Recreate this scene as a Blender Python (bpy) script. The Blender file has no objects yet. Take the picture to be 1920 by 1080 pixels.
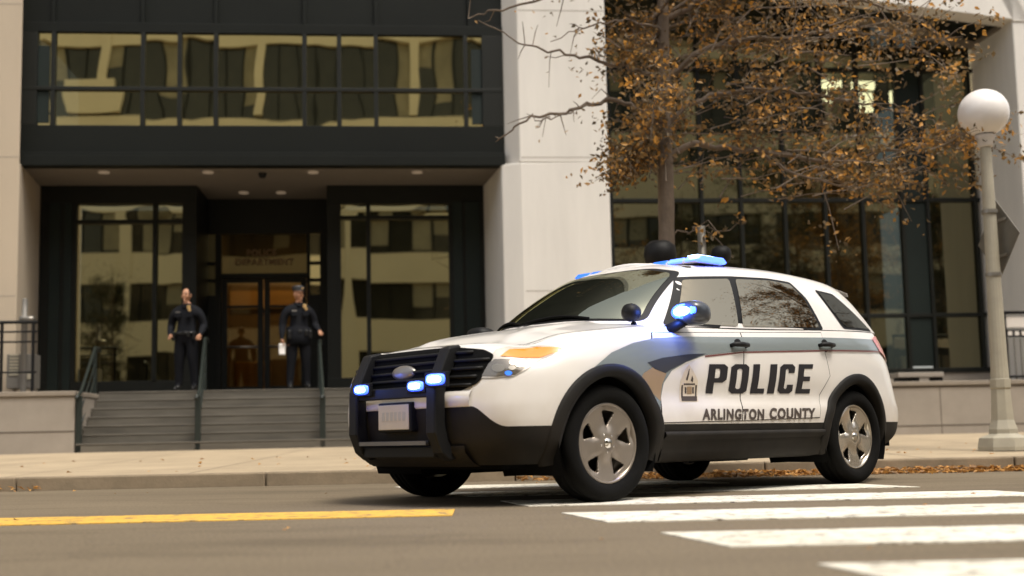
import bpy, bmesh, math, random
from mathutils import Vector, Matrix
from mathutils.bvhtree import BVHTree
random.seed(7)
C = bpy.context
SC = C.scene
COL = SC.collection
PI = math.pi
rad = math.radians

# ---------------------------------------------------------------- camera model
FPX, CYP, HOR, ROLL = 2200.0, 600.0, 822.0, rad(-1.2)
CAMP = Vector((0, 0, 0.4066))
_b = -math.atan((HOR - CYP) / FPX)
RX = Matrix(((1, 0, 0), (0, math.cos(_b), -math.sin(_b)), (0, math.sin(_b), math.cos(_b))))
RY = Matrix(((math.cos(ROLL), 0, math.sin(ROLL)), (0, 1, 0), (-math.sin(ROLL), 0, math.cos(ROLL))))
CM = RY @ RX                      # rows: right, forward, up


def ray(px, py):
    return CM.transposed() @ Vector(((px - 960) / FPX, 1, (CYP - py) / FPX))


def onZ(px, py, z=0.0):
    d = ray(px, py)
    return CAMP + d * ((z - CAMP.z) / d.z)


def onY(px, py, y):
    d = ray(px, py)
    return CAMP + d * ((y - CAMP.y) / d.y)


# facade frame: u along the building front, w away from the street
FO = Vector((0, 21.0, 0))
FA = rad(5.2)
FR = Matrix.Rotation(FA, 3, 'Z')
FI = FR.transposed()


def FU(px, py, w):
    o = FI @ (CAMP - FO)
    d = FI @ ray(px, py)
    p = o + d * ((w - o.y) / d.y)
    return p


def fu(px, py, w):
    return FU(px, py, w).x


def fz(px, py, w):
    return FU(px, py, w).z


# ---------------------------------------------------------------- materials
def nodes(name):
    m = bpy.data.materials.new(name)
    m.use_nodes = True
    nt = m.node_tree
    return m, nt, nt.nodes['Principled BSDF'], nt.nodes, nt.links


def mat(name, col, rough=0.6, metal=0.0, var=0.0, scale=6.0, bump=0.0, bscale=40.0, coat=0.0, spec=0.5,
        streak=None, emit=None, estr=0.0, detail=6.0):
    m, nt, p, N, L = nodes(name)
    p.inputs['Base Color'].default_value = (*col, 1)
    p.inputs['Roughness'].default_value = rough
    p.inputs['Metallic'].default_value = metal
    p.inputs['Coat Weight'].default_value = coat
    p.inputs['Coat Roughness'].default_value = 0.03
    p.inputs['Specular IOR Level'].default_value = spec
    tc = N.new('ShaderNodeTexCoord')
    if var > 0:
        mp = N.new('ShaderNodeMapping')
        if streak:
            mp.inputs['Scale'].default_value = streak
        L.new(tc.outputs['Object'], mp.inputs['Vector'])
        n = N.new('ShaderNodeTexNoise')
        n.inputs['Scale'].default_value = scale
        n.inputs['Detail'].default_value = detail
        n.inputs['Roughness'].default_value = 0.65
        L.new(mp.outputs['Vector'], n.inputs['Vector'])
        r = N.new('ShaderNodeValToRGB')
        r.color_ramp.elements[0].position = 0.28
        r.color_ramp.elements[1].position = 0.74
        r.color_ramp.elements[0].color = (*[max(0, c * (1 - var)) for c in col], 1)
        r.color_ramp.elements[1].color = (*[min(1, c * (1 + var)) for c in col], 1)
        L.new(n.outputs['Fac'], r.inputs['Fac'])
        L.new(r.outputs['Color'], p.inputs['Base Color'])
    if bump > 0:
        n2 = N.new('ShaderNodeTexNoise')
        n2.inputs['Scale'].default_value = bscale
        n2.inputs['Detail'].default_value = 5
        L.new(tc.outputs['Object'], n2.inputs['Vector'])
        bp = N.new('ShaderNodeBump')
        bp.inputs['Strength'].default_value = bump
        bp.inputs['Distance'].default_value = 0.01
        L.new(n2.outputs['Fac'], bp.inputs['Height'])
        L.new(bp.outputs['Normal'], p.inputs['Normal'])
    if emit:
        p.inputs['Emission Color'].default_value = (*emit, 1)
        p.inputs['Emission Strength'].default_value = estr
    return m


def glass_mat(name, tint, fac, through, rough=0.015):
    m, nt, p, N, L = nodes(name)
    N.remove(p)
    out = N['Material Output']
    g = N.new('ShaderNodeBsdfGlossy')
    g.inputs['Color'].default_value = (*tint, 1)
    g.inputs['Roughness'].default_value = rough
    t = N.new('ShaderNodeBsdfTransparent')
    t.inputs['Color'].default_value = (*through, 1)
    mx = N.new('ShaderNodeMixShader')
    lw = N.new('ShaderNodeLayerWeight')
    lw.inputs['Blend'].default_value = 0.25
    mr = N.new('ShaderNodeMapRange')
    mr.inputs['To Min'].default_value = fac
    mr.inputs['To Max'].default_value = min(1, fac + 0.5)
    L.new(lw.outputs['Fresnel'], mr.inputs['Value'])
    L.new(mr.outputs['Result'], mx.inputs['Fac'])
    L.new(t.outputs[0], mx.inputs[1])
    L.new(g.outputs[0], mx.inputs[2])
    L.new(mx.outputs[0], out.inputs['Surface'])
    return m


def leaf_mat(name, stops, rough=0.6):
    m, nt, p, N, L = nodes(name)
    g = N.new('ShaderNodeNewGeometry')
    r = N.new('ShaderNodeValToRGB')
    cr = r.color_ramp
    cr.elements[0].position, cr.elements[0].color = stops[0][0], (*stops[0][1], 1)
    cr.elements[1].position, cr.elements[1].color = stops[-1][0], (*stops[-1][1], 1)
    for ps, c in stops[1:-1]:
        e = cr.elements.new(ps)
        e.color = (*c, 1)
    L.new(g.outputs['Random Per Island'], r.inputs['Fac'])
    L.new(r.outputs['Color'], p.inputs['Base Color'])
    p.inputs['Roughness'].default_value = rough
    tr = N.new('ShaderNodeBsdfTranslucent')
    L.new(r.outputs['Color'], tr.inputs['Color'])
    mx = N.new('ShaderNodeMixShader')
    mx.inputs['Fac'].default_value = 0.35
    L.new(p.outputs[0], mx.inputs[1])
    L.new(tr.outputs[0], mx.inputs[2])
    L.new(mx.outputs[0], N['Material Output'].inputs['Surface'])
    return m


def worn_paint(name, col, under=(0.15, 0.12, 0.085), lo=0.36, hi=0.47):
    m, nt, p, N, L = nodes(name)
    tc = N.new('ShaderNodeTexCoord')
    n = N.new('ShaderNodeTexNoise')
    n.inputs['Scale'].default_value = 9
    n.inputs['Detail'].default_value = 10
    n.inputs['Roughness'].default_value = 0.75
    L.new(tc.outputs['Object'], n.inputs['Vector'])
    r = N.new('ShaderNodeValToRGB')
    r.color_ramp.elements[0].position = lo
    r.color_ramp.elements[0].color = (*under, 1)
    r.color_ramp.elements[1].position = hi
    r.color_ramp.elements[1].color = (*col, 1)
    L.new(n.outputs['Fac'], r.inputs['Fac'])
    n3 = N.new('ShaderNodeTexNoise')
    n3.inputs['Scale'].default_value = 1.4
    n3.inputs['Detail'].default_value = 6
    L.new(tc.outputs['Object'], n3.inputs['Vector'])
    r3 = N.new('ShaderNodeValToRGB')
    r3.color_ramp.elements[0].position = 0.3
    r3.color_ramp.elements[0].color = (0.84, 0.82, 0.78, 1)
    r3.color_ramp.elements[1].position = 0.65
    r3.color_ramp.elements[1].color = (1, 1, 1, 1)
    L.new(n3.outputs['Fac'], r3.inputs['Fac'])
    mx = N.new('ShaderNodeMix')
    mx.data_type = 'RGBA'
    mx.blend_type = 'MULTIPLY'
    mx.inputs[0].default_value = 1.0
    L.new(r.outputs['Color'], mx.inputs[6])
    L.new(r3.outputs['Color'], mx.inputs[7])
    L.new(mx.outputs[2], p.inputs['Base Color'])
    p.inputs['Roughness'].default_value = 0.8
    return m


def asphalt_mat():
    m, nt, p, N, L = nodes('asphalt')
    tc = N.new('ShaderNodeTexCoord')
    big = N.new('ShaderNodeTexNoise')
    big.inputs['Scale'].default_value = 0.35
    big.inputs['Detail'].default_value = 8
    mp = N.new('ShaderNodeMapping')
    mp.inputs['Scale'].default_value = (0.35, 1.6, 1)
    L.new(tc.outputs['Object'], mp.inputs['Vector'])
    L.new(mp.outputs['Vector'], big.inputs['Vector'])
    fine = N.new('ShaderNodeTexNoise')
    fine.inputs['Scale'].default_value = 55
    fine.inputs['Detail'].default_value = 3
    L.new(tc.outputs['Object'], fine.inputs['Vector'])
    r1 = N.new('ShaderNodeValToRGB')
    r1.color_ramp.elements[0].position = 0.3
    r1.color_ramp.elements[1].position = 0.7
    r1.color_ramp.elements[0].color = (0.135, 0.108, 0.074, 1)
    r1.color_ramp.elements[1].color = (0.182, 0.146, 0.100, 1)
    L.new(big.outputs['Fac'], r1.inputs['Fac'])
    r2 = N.new('ShaderNodeValToRGB')
    r2.color_ramp.elements[0].position = 0.3
    r2.color_ramp.elements[1].position = 0.7
    r2.color_ramp.elements[0].color = (0.74, 0.74, 0.74, 1)
    r2.color_ramp.elements[1].color = (1.22, 1.2, 1.16, 1)
    L.new(fine.outputs['Fac'], r2.inputs['Fac'])
    mx = N.new('ShaderNodeMix')
    mx.data_type = 'RGBA'
    mx.blend_type = 'MULTIPLY'
    mx.inputs[0].default_value = 1.0
    L.new(r1.outputs['Color'], mx.inputs[6])
    L.new(r2.outputs['Color'], mx.inputs[7])
    vor = N.new('ShaderNodeTexVoronoi')
    vor.feature = 'DISTANCE_TO_EDGE'
    vor.inputs['Scale'].default_value = 0.42
    wob = N.new('ShaderNodeTexNoise')
    wob.inputs['Scale'].default_value = 2.2
    wob.inputs['Detail'].default_value = 6
    L.new(tc.outputs['Object'], wob.inputs['Vector'])
    vm_ = N.new('ShaderNodeVectorMath')
    vm_.operation = 'MULTIPLY_ADD'
    vm_.inputs[1].default_value = (0.5, 0.5, 0.0)
    L.new(wob.outputs['Color'], vm_.inputs[0])
    L.new(tc.outputs['Object'], vm_.inputs[2])
    L.new(vm_.outputs[0], vor.inputs['Vector'])
    cr_ = N.new('ShaderNodeValToRGB')
    cr_.color_ramp.elements[0].position = 0.0
    cr_.color_ramp.elements[0].color = (0.90, 0.895, 0.89, 1)
    cr_.color_ramp.elements[1].position = 0.006
    cr_.color_ramp.elements[1].color = (1, 1, 1, 1)
    L.new(vor.outputs['Distance'], cr_.inputs['Fac'])
    stn = N.new('ShaderNodeTexNoise')
    stn.inputs['Scale'].default_value = 1.1
    stn.inputs['Detail'].default_value = 7
    stn.inputs['Roughness'].default_value = 0.7
    L.new(mp.outputs['Vector'], stn.inputs['Vector'])
    sr_ = N.new('ShaderNodeValToRGB')
    sr_.color_ramp.elements[0].position = 0.30
    sr_.color_ramp.elements[0].color = (0.72, 0.71, 0.70, 1)
    sr_.color_ramp.elements[1].position = 0.50
    sr_.color_ramp.elements[1].color = (1, 1, 1, 1)
    L.new(stn.outputs['Fac'], sr_.inputs['Fac'])
    m2 = N.new('ShaderNodeMix')
    m2.data_type = 'RGBA'
    m2.blend_type = 'MULTIPLY'
    m2.inputs[0].default_value = 1.0
    L.new(mx.outputs[2], m2.inputs[6])
    L.new(cr_.outputs['Color'], m2.inputs[7])
    m3 = N.new('ShaderNodeMix')
    m3.data_type = 'RGBA'
    m3.blend_type = 'MULTIPLY'
    m3.inputs[0].default_value = 1.0
    L.new(m2.outputs[2], m3.inputs[6])
    L.new(sr_.outputs['Color'], m3.inputs[7])
    L.new(m3.outputs[2], p.inputs['Base Color'])
    p.inputs['Roughness'].default_value = 0.9
    p.inputs['Specular IOR Level'].default_value = 0.25
    bp = N.new('ShaderNodeBump')
    bp.inputs['Strength'].default_value = 0.5
    bp.inputs['Distance'].default_value = 0.006
    L.new(fine.outputs['Fac'], bp.inputs['Height'])
    L.new(bp.outputs['Normal'], p.inputs['Normal'])
    return m


M = {}
M['asphalt'] = asphalt_mat()
M['paint_white'] = worn_paint('road_paint_white', (0.72, 0.69, 0.60), lo=0.38, hi=0.48)
M['paint_yellow'] = worn_paint('road_paint_yellow', (0.70, 0.42, 0.065), lo=0.38, hi=0.5)
M['sidewalk'] = mat('sidewalk_concrete', (0.36, 0.285, 0.190), 0.9, var=0.18, scale=1.2, bump=0.2, bscale=50)
M['kerb'] = mat('kerb_concrete', (0.25, 0.195, 0.13), 0.9, var=0.25, scale=2.5, bump=0.3, bscale=40)
M['concrete'] = mat('pale_concrete', (0.66, 0.635, 0.595), 0.8, var=0.10, scale=1.3, bump=0.15, bscale=60, streak=(1, 1, 0.16))
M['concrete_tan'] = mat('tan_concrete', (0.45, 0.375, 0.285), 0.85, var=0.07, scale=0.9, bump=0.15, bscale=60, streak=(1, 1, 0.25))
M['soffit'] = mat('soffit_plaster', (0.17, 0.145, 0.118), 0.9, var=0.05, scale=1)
M['dark_metal'] = mat('dark_green_black_metal', (0.0095, 0.0105, 0.0085), 0.5, 0.0, var=0.12, scale=0.7, spec=0.25)
M['dark_panel'] = mat('dark_panel_metal', (0.0066, 0.0080, 0.0066), 0.6, 0.0, var=0.2, scale=0.5, spec=0.16)
M['teal_panel'] = mat('teal_panel_metal', (0.011, 0.0175, 0.0155), 0.55, 0.0, var=0.15, scale=0.6, spec=0.25)
M['granite'] = mat('plinth_stone', (0.29, 0.255, 0.215), 0.7, var=0.10, scale=2.2, bump=0.12, bscale=80)
M['coping'] = mat('plinth_coping', (0.24, 0.205, 0.165), 0.8, var=0.15, scale=2.0)
M['granite_dark'] = mat('plinth_joint', (0.12, 0.10, 0.08), 0.9)
M['step'] = mat('step_stone', (0.105, 0.094, 0.076), 0.8, var=0.38, scale=1.6, bump=0.2, bscale=60, streak=(0.6, 1, 5))
M['step_edge'] = mat('step_nosing', (0.098, 0.087, 0.070), 0.8, var=0.2, scale=2.0)
M['rail_green'] = mat('handrail_paint', (0.010, 0.016, 0.0135), 0.5, 0.0, var=0.15, scale=5)
M['win_glass'] = glass_mat('tinted_window_glass', (0.68, 0.62, 0.36), 0.54, (0.10, 0.10, 0.07))
M['bright_glass'] = glass_mat('mirror_side_light_glass', (0.85, 0.74, 0.40), 0.85, (0.1, 0.1, 0.07))
M['bay_glass'] = glass_mat('dark_bay_glass', (0.62, 0.58, 0.37), 0.37, (0.09, 0.105, 0.095))
M['ribbon_glass'] = glass_mat('ribbon_window_glass', (0.80, 0.71, 0.39), 0.72, (0.10, 0.10, 0.07))
M['leaf_green'] = leaf_mat('olive_leaf', [(0.0, (0.02, 0.024, 0.010)), (0.6, (0.045, 0.050, 0.018)), (1.0, (0.14, 0.11, 0.03))])
M['transom_glass'] = glass_mat('transom_glass', (0.55, 0.45, 0.22), 0.20, (0.10, 0.09, 0.06))
M['door_glass'] = glass_mat('door_glass', (0.50, 0.40, 0.20), 0.22, (0.62, 0.52, 0.36))
M['interior'] = mat('dim_interior_wall', (0.10, 0.09, 0.07), 0.9, var=0.2, scale=1)
M['lobby_wood'] = mat('lobby_wood_panel', (0.50, 0.29, 0.085), 0.5, var=0.15, scale=3, streak=(0.3, 1, 6))
M['lobby_dark'] = mat('lobby_wall', (0.19, 0.125, 0.055), 0.8, var=0.2, scale=2)
M['lamp_warm'] = mat('warm_ceiling_lamp', (0.9, 0.8, 0.6), 0.5, emit=(1.0, 0.72, 0.36), estr=6.5)
M['downlight'] = mat('downlight_lens', (0.30, 0.25, 0.2), 0.4, emit=(1.0, 0.74, 0.5), estr=0.06)
M['bronze'] = mat('bronze_letters', (0.16, 0.10, 0.05), 0.45, 0.4, var=0.1, scale=4)
M['black_trim'] = mat('black_plastic_trim', (0.006, 0.006, 0.0065), 0.55, spec=0.25, var=0.12, scale=5)
M['clad'] = mat('grey_black_cladding', (0.0075, 0.0072, 0.0068), 0.65, spec=0.2, var=0.15, scale=3)
M['void'] = mat('wheel_well_black', (0.006, 0.006, 0.006), 0.95, spec=0.1)
M['paint'] = mat('white_car_paint', (0.76, 0.73, 0.70), 0.32, var=0.025, scale=2.2, coat=0.8)
def dusty(m):
    """road dust thrown up on the lower panels"""
    nt = m.node_tree
    N, L = nt.nodes, nt.links
    p = N['Principled BSDF']
    src = p.inputs['Base Color'].links[0].from_socket
    tc = N.new('ShaderNodeTexCoord')
    sp = N.new('ShaderNodeSeparateXYZ')
    L.new(tc.outputs['Object'], sp.inputs[0])
    mr = N.new('ShaderNodeMapRange')
    mr.inputs['From Min'].default_value = 0.85
    mr.inputs['From Max'].default_value = 0.45
    L.new(sp.outputs['Z'], mr.inputs['Value'])
    n = N.new('ShaderNodeTexNoise')
    n.inputs['Scale'].default_value = 7
    n.inputs['Detail'].default_value = 8
    L.new(tc.outputs['Object'], n.inputs['Vector'])
    mu = N.new('ShaderNodeMath')
    mu.operation = 'MULTIPLY'
    L.new(mr.outputs['Result'], mu.inputs[0])
    L.new(n.outputs['Fac'], mu.inputs[1])
    mu2 = N.new('ShaderNodeMath')
    mu2.operation = 'MULTIPLY'
    mu2.inputs[1].default_value = 0.55
    L.new(mu.outputs[0], mu2.inputs[0])
    mx = N.new('ShaderNodeMix')
    mx.data_type = 'RGBA'
    L.new(mu2.outputs[0], mx.inputs[0])
    L.new(src, mx.inputs[6])
    mx.inputs[7].default_value = (0.42, 0.34, 0.25, 1)
    L.new(mx.outputs[2], p.inputs['Base Color'])


dusty(M['paint'])
dusty(M['clad'])
M['clad'].node_tree.nodes['Math.001'].inputs[1].default_value = 0.05
M['car_glass'] = glass_mat('car_side_glass', (0.80, 0.70, 0.52), 0.42, (0.20, 0.19, 0.16))
M['quarter_glass'] = glass_mat('dark_quarter_glass', (0.60, 0.54, 0.42), 0.16, (0.08, 0.08, 0.07))
M['shield_glass'] = glass_mat('windshield_glass', (0.72, 0.74, 0.58), 0.40, (0.26, 0.28, 0.24))
M['silver_blue'] = mat('silver_blue_vinyl', (0.225, 0.262, 0.272), 0.26, 0.15, var=0.05, scale=2, coat=0.6)
M['navy'] = mat('navy_vinyl_and_glow_tint', (0.030, 0.036, 0.050), 0.35, coat=0.5)
M['gold'] = mat('gold_vinyl', (0.36, 0.255, 0.165), 0.35, 0.2, coat=0.4)
M['maroon'] = mat('maroon_pinstripe', (0.16, 0.05, 0.05), 0.4, coat=0.4)
M['ink'] = mat('black_lettering', (0.012, 0.012, 0.018), 0.45)
M['ink_soft'] = mat('brown_black_lettering', (0.07, 0.055, 0.05), 0.5)
M['halo'] = mat('lettering_outline', (0.66, 0.57, 0.46), 0.5)
M['rubber'] = mat('tyre_rubber', (0.0058, 0.0056, 0.0052), 0.9, var=0.25, scale=9, spec=0.12, bump=0.2, bscale=70)
M['alloy'] = mat('painted_alloy', (0.27, 0.232, 0.195), 0.38, 0.6, var=0.12, scale=5)
M['alloy_bright'] = mat('bright_alloy', (0.58, 0.53, 0.46), 0.22, 0.85, var=0.1, scale=6)
M['chrome'] = mat('bright_chrome', (0.72, 0.69, 0.64), 0.12, 1.0)
M['steel'] = mat('dull_steel', (0.30, 0.28, 0.25), 0.4, 0.8)
M['amber'] = mat('amber_lens', (0.80, 0.255, 0.008), 0.12, coat=1.0)
M['lens'] = mat('clear_lens', (0.68, 0.62, 0.55), 0.12, 0.3, coat=1.0)
M['lens_dark'] = mat('headlight_bowl', (0.22, 0.195, 0.165), 0.15, 0.7, coat=1.0)
M['red_lens'] = mat('red_lens', (0.55, 0.05, 0.02), 0.15, coat=1.0)
M['blue_on'] = mat('lit_blue_led', (0.3, 0.5, 1.0), 0.3, emit=(0.008, 0.06, 1.0), estr=2.0)
M['blue_core'] = mat('lit_white_blue_led', (0.8, 0.9, 1.0), 0.3, emit=(0.40, 0.70, 1.0), estr=9.0)
M['blue_lens'] = mat('blue_lens', (0.03, 0.14, 0.75), 0.12, coat=1.0, emit=(0.05, 0.22, 1.0), estr=0.5)
M['plate'] = mat('licence_plate', (0.52, 0.45, 0.33), 0.5, var=0.06, scale=8)
M['plate_ink'] = mat('licence_plate_ink', (0.40, 0.37, 0.29), 0.5)
M['globe'] = mat('milky_lamp_globe', (0.80, 0.77, 0.75), 0.28, var=0.02, scale=4, coat=0.3)
M['lamp_metal'] = mat('grey_green_lamp_metal', (0.36, 0.33, 0.26), 0.55, 0.1, var=0.12, scale=4)
M['sign_back'] = mat('galvanised_sign_back', (0.16, 0.15, 0.13), 0.5, 0.5, var=0.15, scale=5)
M['bark'] = mat('bark', (0.155, 0.118, 0.088), 0.95, var=0.35, scale=9, bump=0.8, bscale=22, streak=(1, 1, 0.3))
M['leaf'] = leaf_mat('autumn_leaf', [(0.0, (0.095, 0.070, 0.038)), (0.45, (0.16, 0.108, 0.050)), (0.76, (0.34, 0.19, 0.052)),
                                      (1.0, (0.66, 0.32, 0.055))])
M['leaf_fallen'] = leaf_mat('fallen_leaf', [(0.0, (0.20, 0.11, 0.04)), (0.5, (0.42, 0.20, 0.05)), (1.0, (0.62, 0.33, 0.09))])
M['skin'] = mat('skin', (0.40, 0.20, 0.115), 0.55, var=0.05, scale=20)
M['uniform'] = mat('navy_uniform_cloth', (0.0052, 0.006, 0.009), 0.85, var=0.25, scale=10, bump=0.3, bscale=60, spec=0.2)
M['trousers'] = mat('dark_trouser_cloth', (0.0045, 0.005, 0.0075), 0.85, var=0.25, scale=10, spec=0.2)
M['leather'] = mat('black_leather', (0.008, 0.008, 0.008), 0.35)
M['badge'] = mat('gilt_badge', (0.75, 0.50, 0.22), 0.3, 0.6)
M['paper'] = mat('white_paper', (0.80, 0.78, 0.76), 0.8)
M['grey_box'] = mat('grey_utility_metal', (0.16, 0.15, 0.135), 0.55, 0.3, var=0.1, scale=3)
M['banner'] = mat('pale_banner', (0.62, 0.58, 0.54), 0.7, var=0.05, scale=3)
M['opp_wall'] = mat('pale_office_concrete', (0.78, 0.70, 0.53), 0.85, var=0.06, scale=0.4)
M['opp_win'] = mat('office_window_glass', (0.035, 0.034, 0.028), 0.12, var=0.5, scale=0.25)
M['opp_blind'] = mat('office_blind', (0.33, 0.30, 0.22), 0.8, var=0.25, scale=0.6)


# ---------------------------------------------------------------- mesh builder
class MB:
    def __init__(s):
        s.v, s.f, s.m = [], [], []

    def add(s, vs, fs, mi=0):
        o = len(s.v)
        s.v += [Vector(v) for v in vs]
        for f in fs:
            s.f.append([i + o for i in f])
            s.m.append(mi)
        return s

    def box(s, x0, x1, y0, y1, z0, z1, mi=0):
        vs = [(x, y, z) for z in (z0, z1) for y in (y0, y1) for x in (x0, x1)]
        return s.add(vs, [(0, 2, 3, 1), (4, 5, 7, 6), (0, 1, 5, 4), (1, 3, 7, 5), (3, 2, 6, 7), (2, 0, 4, 6)], mi)

    def hexa(s, lo, hi, mi=0):          # two quads joined
        return s.add(list(lo) + list(hi), [(3, 2, 1, 0), (4, 5, 6, 7), (0, 1, 5, 4), (1, 2, 6, 5), (2, 3, 7, 6), (3, 0, 4, 7)], mi)

    def prism(s, poly, fn, a, b, mi=0):  # poly 2-D, fn(p, q, t) -> 3-D
        n = len(poly)
        vs = [fn(p, q, a) for p, q in poly] + [fn(p, q, b) for p, q in poly]
        fs = [list(range(n))[::-1], list(range(n, 2 * n))] + [(i, (i + 1) % n, n + (i + 1) % n, n + i) for i in range(n)]
        return s.add(vs, fs, mi)

    def grid(s, rows, mi=0, close=False):
        h, w = len(rows), len(rows[0])
        vs = [p for r in rows for p in r]
        fs = []
        for i in range(h - 1):
            for j in range(w if close else w - 1):
                k = (j + 1) % w
                fs.append((i * w + j, i * w + k, (i + 1) * w + k, (i + 1) * w + j))
        return s.add(vs, fs, mi)

    def tube(s, pts, rads, n=10, mi=0, cap=True):
        pts = [Vector(p) for p in pts]
        if not hasattr(rads, '__len__'):
            rads = [rads] * len(pts)
        rows = []
        up = None
        for i, p in enumerate(pts):
            a = pts[max(0, i - 1)]
            b = pts[min(len(pts) - 1, i + 1)]
            d = (b - a).normalized()
            if up is None:
                up = Vector((0, 0, 1)) if abs(d.z) < 0.9 else Vector((1, 0, 0))
            e1 = d.cross(up).normalized()
            e2 = e1.cross(d).normalized()
            up = e2
            rows.append([p + (e1 * math.cos(2 * PI * k / n) + e2 * math.sin(2 * PI * k / n)) * rads[i] for k in range(n)])
        o = len(s.v)
        s.grid(rows, mi, True)
        if cap:
            s.f.append([o + k for k in range(n)]); s.m.append(mi)
            s.f.append([o + (len(rows) - 1) * n + k for k in range(n)][::-1]); s.m.append(mi)
        return s

    def lathe(s, prof, org=(0, 0, 0), axis='Z', n=32, mi=0):   # prof: (r, t)
        org = Vector(org)
        rows = []
        for r, t in prof:
            row = []
            for k in range(n):
                a = 2 * PI * k / n
                c, d = r * math.cos(a), r * math.sin(a)
                p = (c, d, t) if axis == 'Z' else ((c, t, d) if axis == 'Y' else (t, c, d))
                row.append(org + Vector(p))
            rows.append(row)
        return s.grid(rows, mi, True)

    def mesh(s, name, off=Vector((0, 0, 0)), smooth=False):
        me = bpy.data.meshes.new(name)
        me.from_pydata([tuple(v - off) for v in s.v], [], s.f)
        for p, mi in zip(me.polygons, s.m):
            p.material_index = mi
            p.use_smooth = smooth
        me.update()
        return me


def fixn(me):
    bm = bmesh.new()
    bm.from_mesh(me)
    bmesh.ops.remove_doubles(bm, verts=bm.verts, dist=1e-5)
    bmesh.ops.recalc_face_normals(bm, faces=bm.faces)
    bm.to_mesh(me)
    bm.free()


BASE = {}


def tag(o, label=None, cat=None, group=None, kind=None):
    if label: o['label'] = label
    if cat: o['category'] = cat
    if group: o['group'] = group
    if kind: o['kind'] = kind
    return o


def thing(name, label, cat, base=(0, 0, 0), frame=None, group=None, rot=0.0):
    """Empty at the base of a thing. frame 'F' = facade frame, None = world."""
    o = bpy.data.objects.new(name, None)
    o.empty_display_size = 0.2
    COL.objects.link(o)
    b = Vector(base)
    if frame == 'F':
        o.location = FO + FR @ b
        o.rotation_euler = (0, 0, FA)
    else:
        o.location = b
        o.rotation_euler = (0, 0, rot)
    BASE[o.name] = b
    return tag(o, label, cat, group)


def part(name, mb, mats, parent, smooth=False, bevel=0.0, wn=False, fix=True):
    if not isinstance(mats, (list, tuple)):
        mats = [mats]
    top = parent
    while top.parent:
        top = top.parent
    off = BASE.get(top.name, Vector((0, 0, 0)))
    if isinstance(mb, MB):
        me = mb.mesh(name, off, smooth)
    else:
        me = mb
    if fix:
        fixn(me)
    o = bpy.data.objects.new(name, me)
    COL.objects.link(o)
    o.parent = parent
    for m in mats:
        me.materials.append(m)
    if bevel:
        bv = o.modifiers.new('bevel', 'BEVEL')
        bv.width = bevel
        bv.segments = 2
        bv.limit_method = 'ANGLE'
        bv.angle_limit = rad(40)
    return o


def solo(name, mb, mats, label=None, cat=None, group=None, kind=None, base=(0, 0, 0), frame=None, smooth=False, bevel=0.0, fix=True):
    if not isinstance(mats, (list, tuple)):
        mats = [mats]
    b = Vector(base)
    me = mb.mesh(name, b, smooth)
    if fix:
        fixn(me)
    o = bpy.data.objects.new(name, me)
    COL.objects.link(o)
    if frame == 'F':
        o.location = FO + FR @ b
        o.rotation_euler = (0, 0, FA)
    else:
        o.location = b
    for m in mats:
        me.materials.append(m)
    if bevel:
        bv = o.modifiers.new('bevel', 'BEVEL')
        bv.width = bevel
        bv.segments = 2
        bv.limit_method = 'ANGLE'
        bv.angle_limit = rad(40)
    return tag(o, label, cat, group, kind)


def eval_mesh(ob):
    dg = C.evaluated_depsgraph_get()
    dg.update()
    return bpy.data.meshes.new_from_object(ob.evaluated_get(dg))


def text_mesh(s, shear=0.0, offset=0.0, spacing=1.0):
    cu = bpy.data.curves.new('lettering', 'FONT')
    cu.body = s
    cu.shear = shear
    cu.offset = offset
    cu.space_character = spacing
    cu.resolution_u = 4
    ob = bpy.data.objects.new('lettering_source', cu)
    COL.objects.link(ob)
    me = eval_mesh(ob)
    bpy.data.objects.remove(ob)
    bpy.data.curves.remove(cu)
    xs = [v.co.x for v in me.vertices]
    ys = [v.co.y for v in me.vertices]
    x0, x1, y0, y1 = min(xs), max(xs), min(ys), max(ys)
    for v in me.vertices:
        v.co = Vector(((v.co.x - x0) / (x1 - x0), (v.co.y - y0) / (y1 - y0), 0))
    return me


# ================================================================= SETTING
# ground and road
g = MB()
g.grid([[(x, y, -0.03) for x in (-400, -60, 60, 400)] for y in (-400, -60, 60, 400)])
solo('ground', g, M['asphalt'], kind='structure')
r = MB()
r.box(-150, 150, -14, 11.35, -0.025, 0.0)
solo('road', r, M['asphalt'], kind='structure')

bars = MB()
for y0, y1 in ((0.4, 0.95), (1.75, 2.4), (3.0, 3.66), (4.28, 4.95), (5.62, 6.37), (7.05, 7.75), (8.43, 9.1), (9.8, 10.45)):
    xl = lambda y: 0.60 - 0.25 * (y - 4.95) if y < 8 else 0.60 - 0.25 * (y - 4.95) - 0.12 * (y - 8)
    L = 3.2 if y1 < 9.5 else 2.6
    bars.hexa([(xl(y0), y0, 0), (xl(y0) + L, y0, 0), (xl(y1) + L, y1, 0), (xl(y1), y1, 0)],
              [(xl(y0), y0, .005), (xl(y0) + L, y0, .005), (xl(y1) + L, y1, .005), (xl(y1), y1, .005)])
solo('crosswalk_marking', bars, M['paint_white'], kind='structure')
yl = MB()
a, b_, c_, d_ = onZ(-400, 981, 0), onZ(853, 955.5, 0), onZ(848, 967.5, 0), onZ(-400, 995, 0)
yl.hexa([(p.x, p.y, 0.0) for p in (d_, c_, b_, a)], [(p.x, p.y, .005) for p in (d_, c_, b_, a)])
solo('centre_line_marking', yl, M['paint_yellow'], kind='structure')

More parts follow.
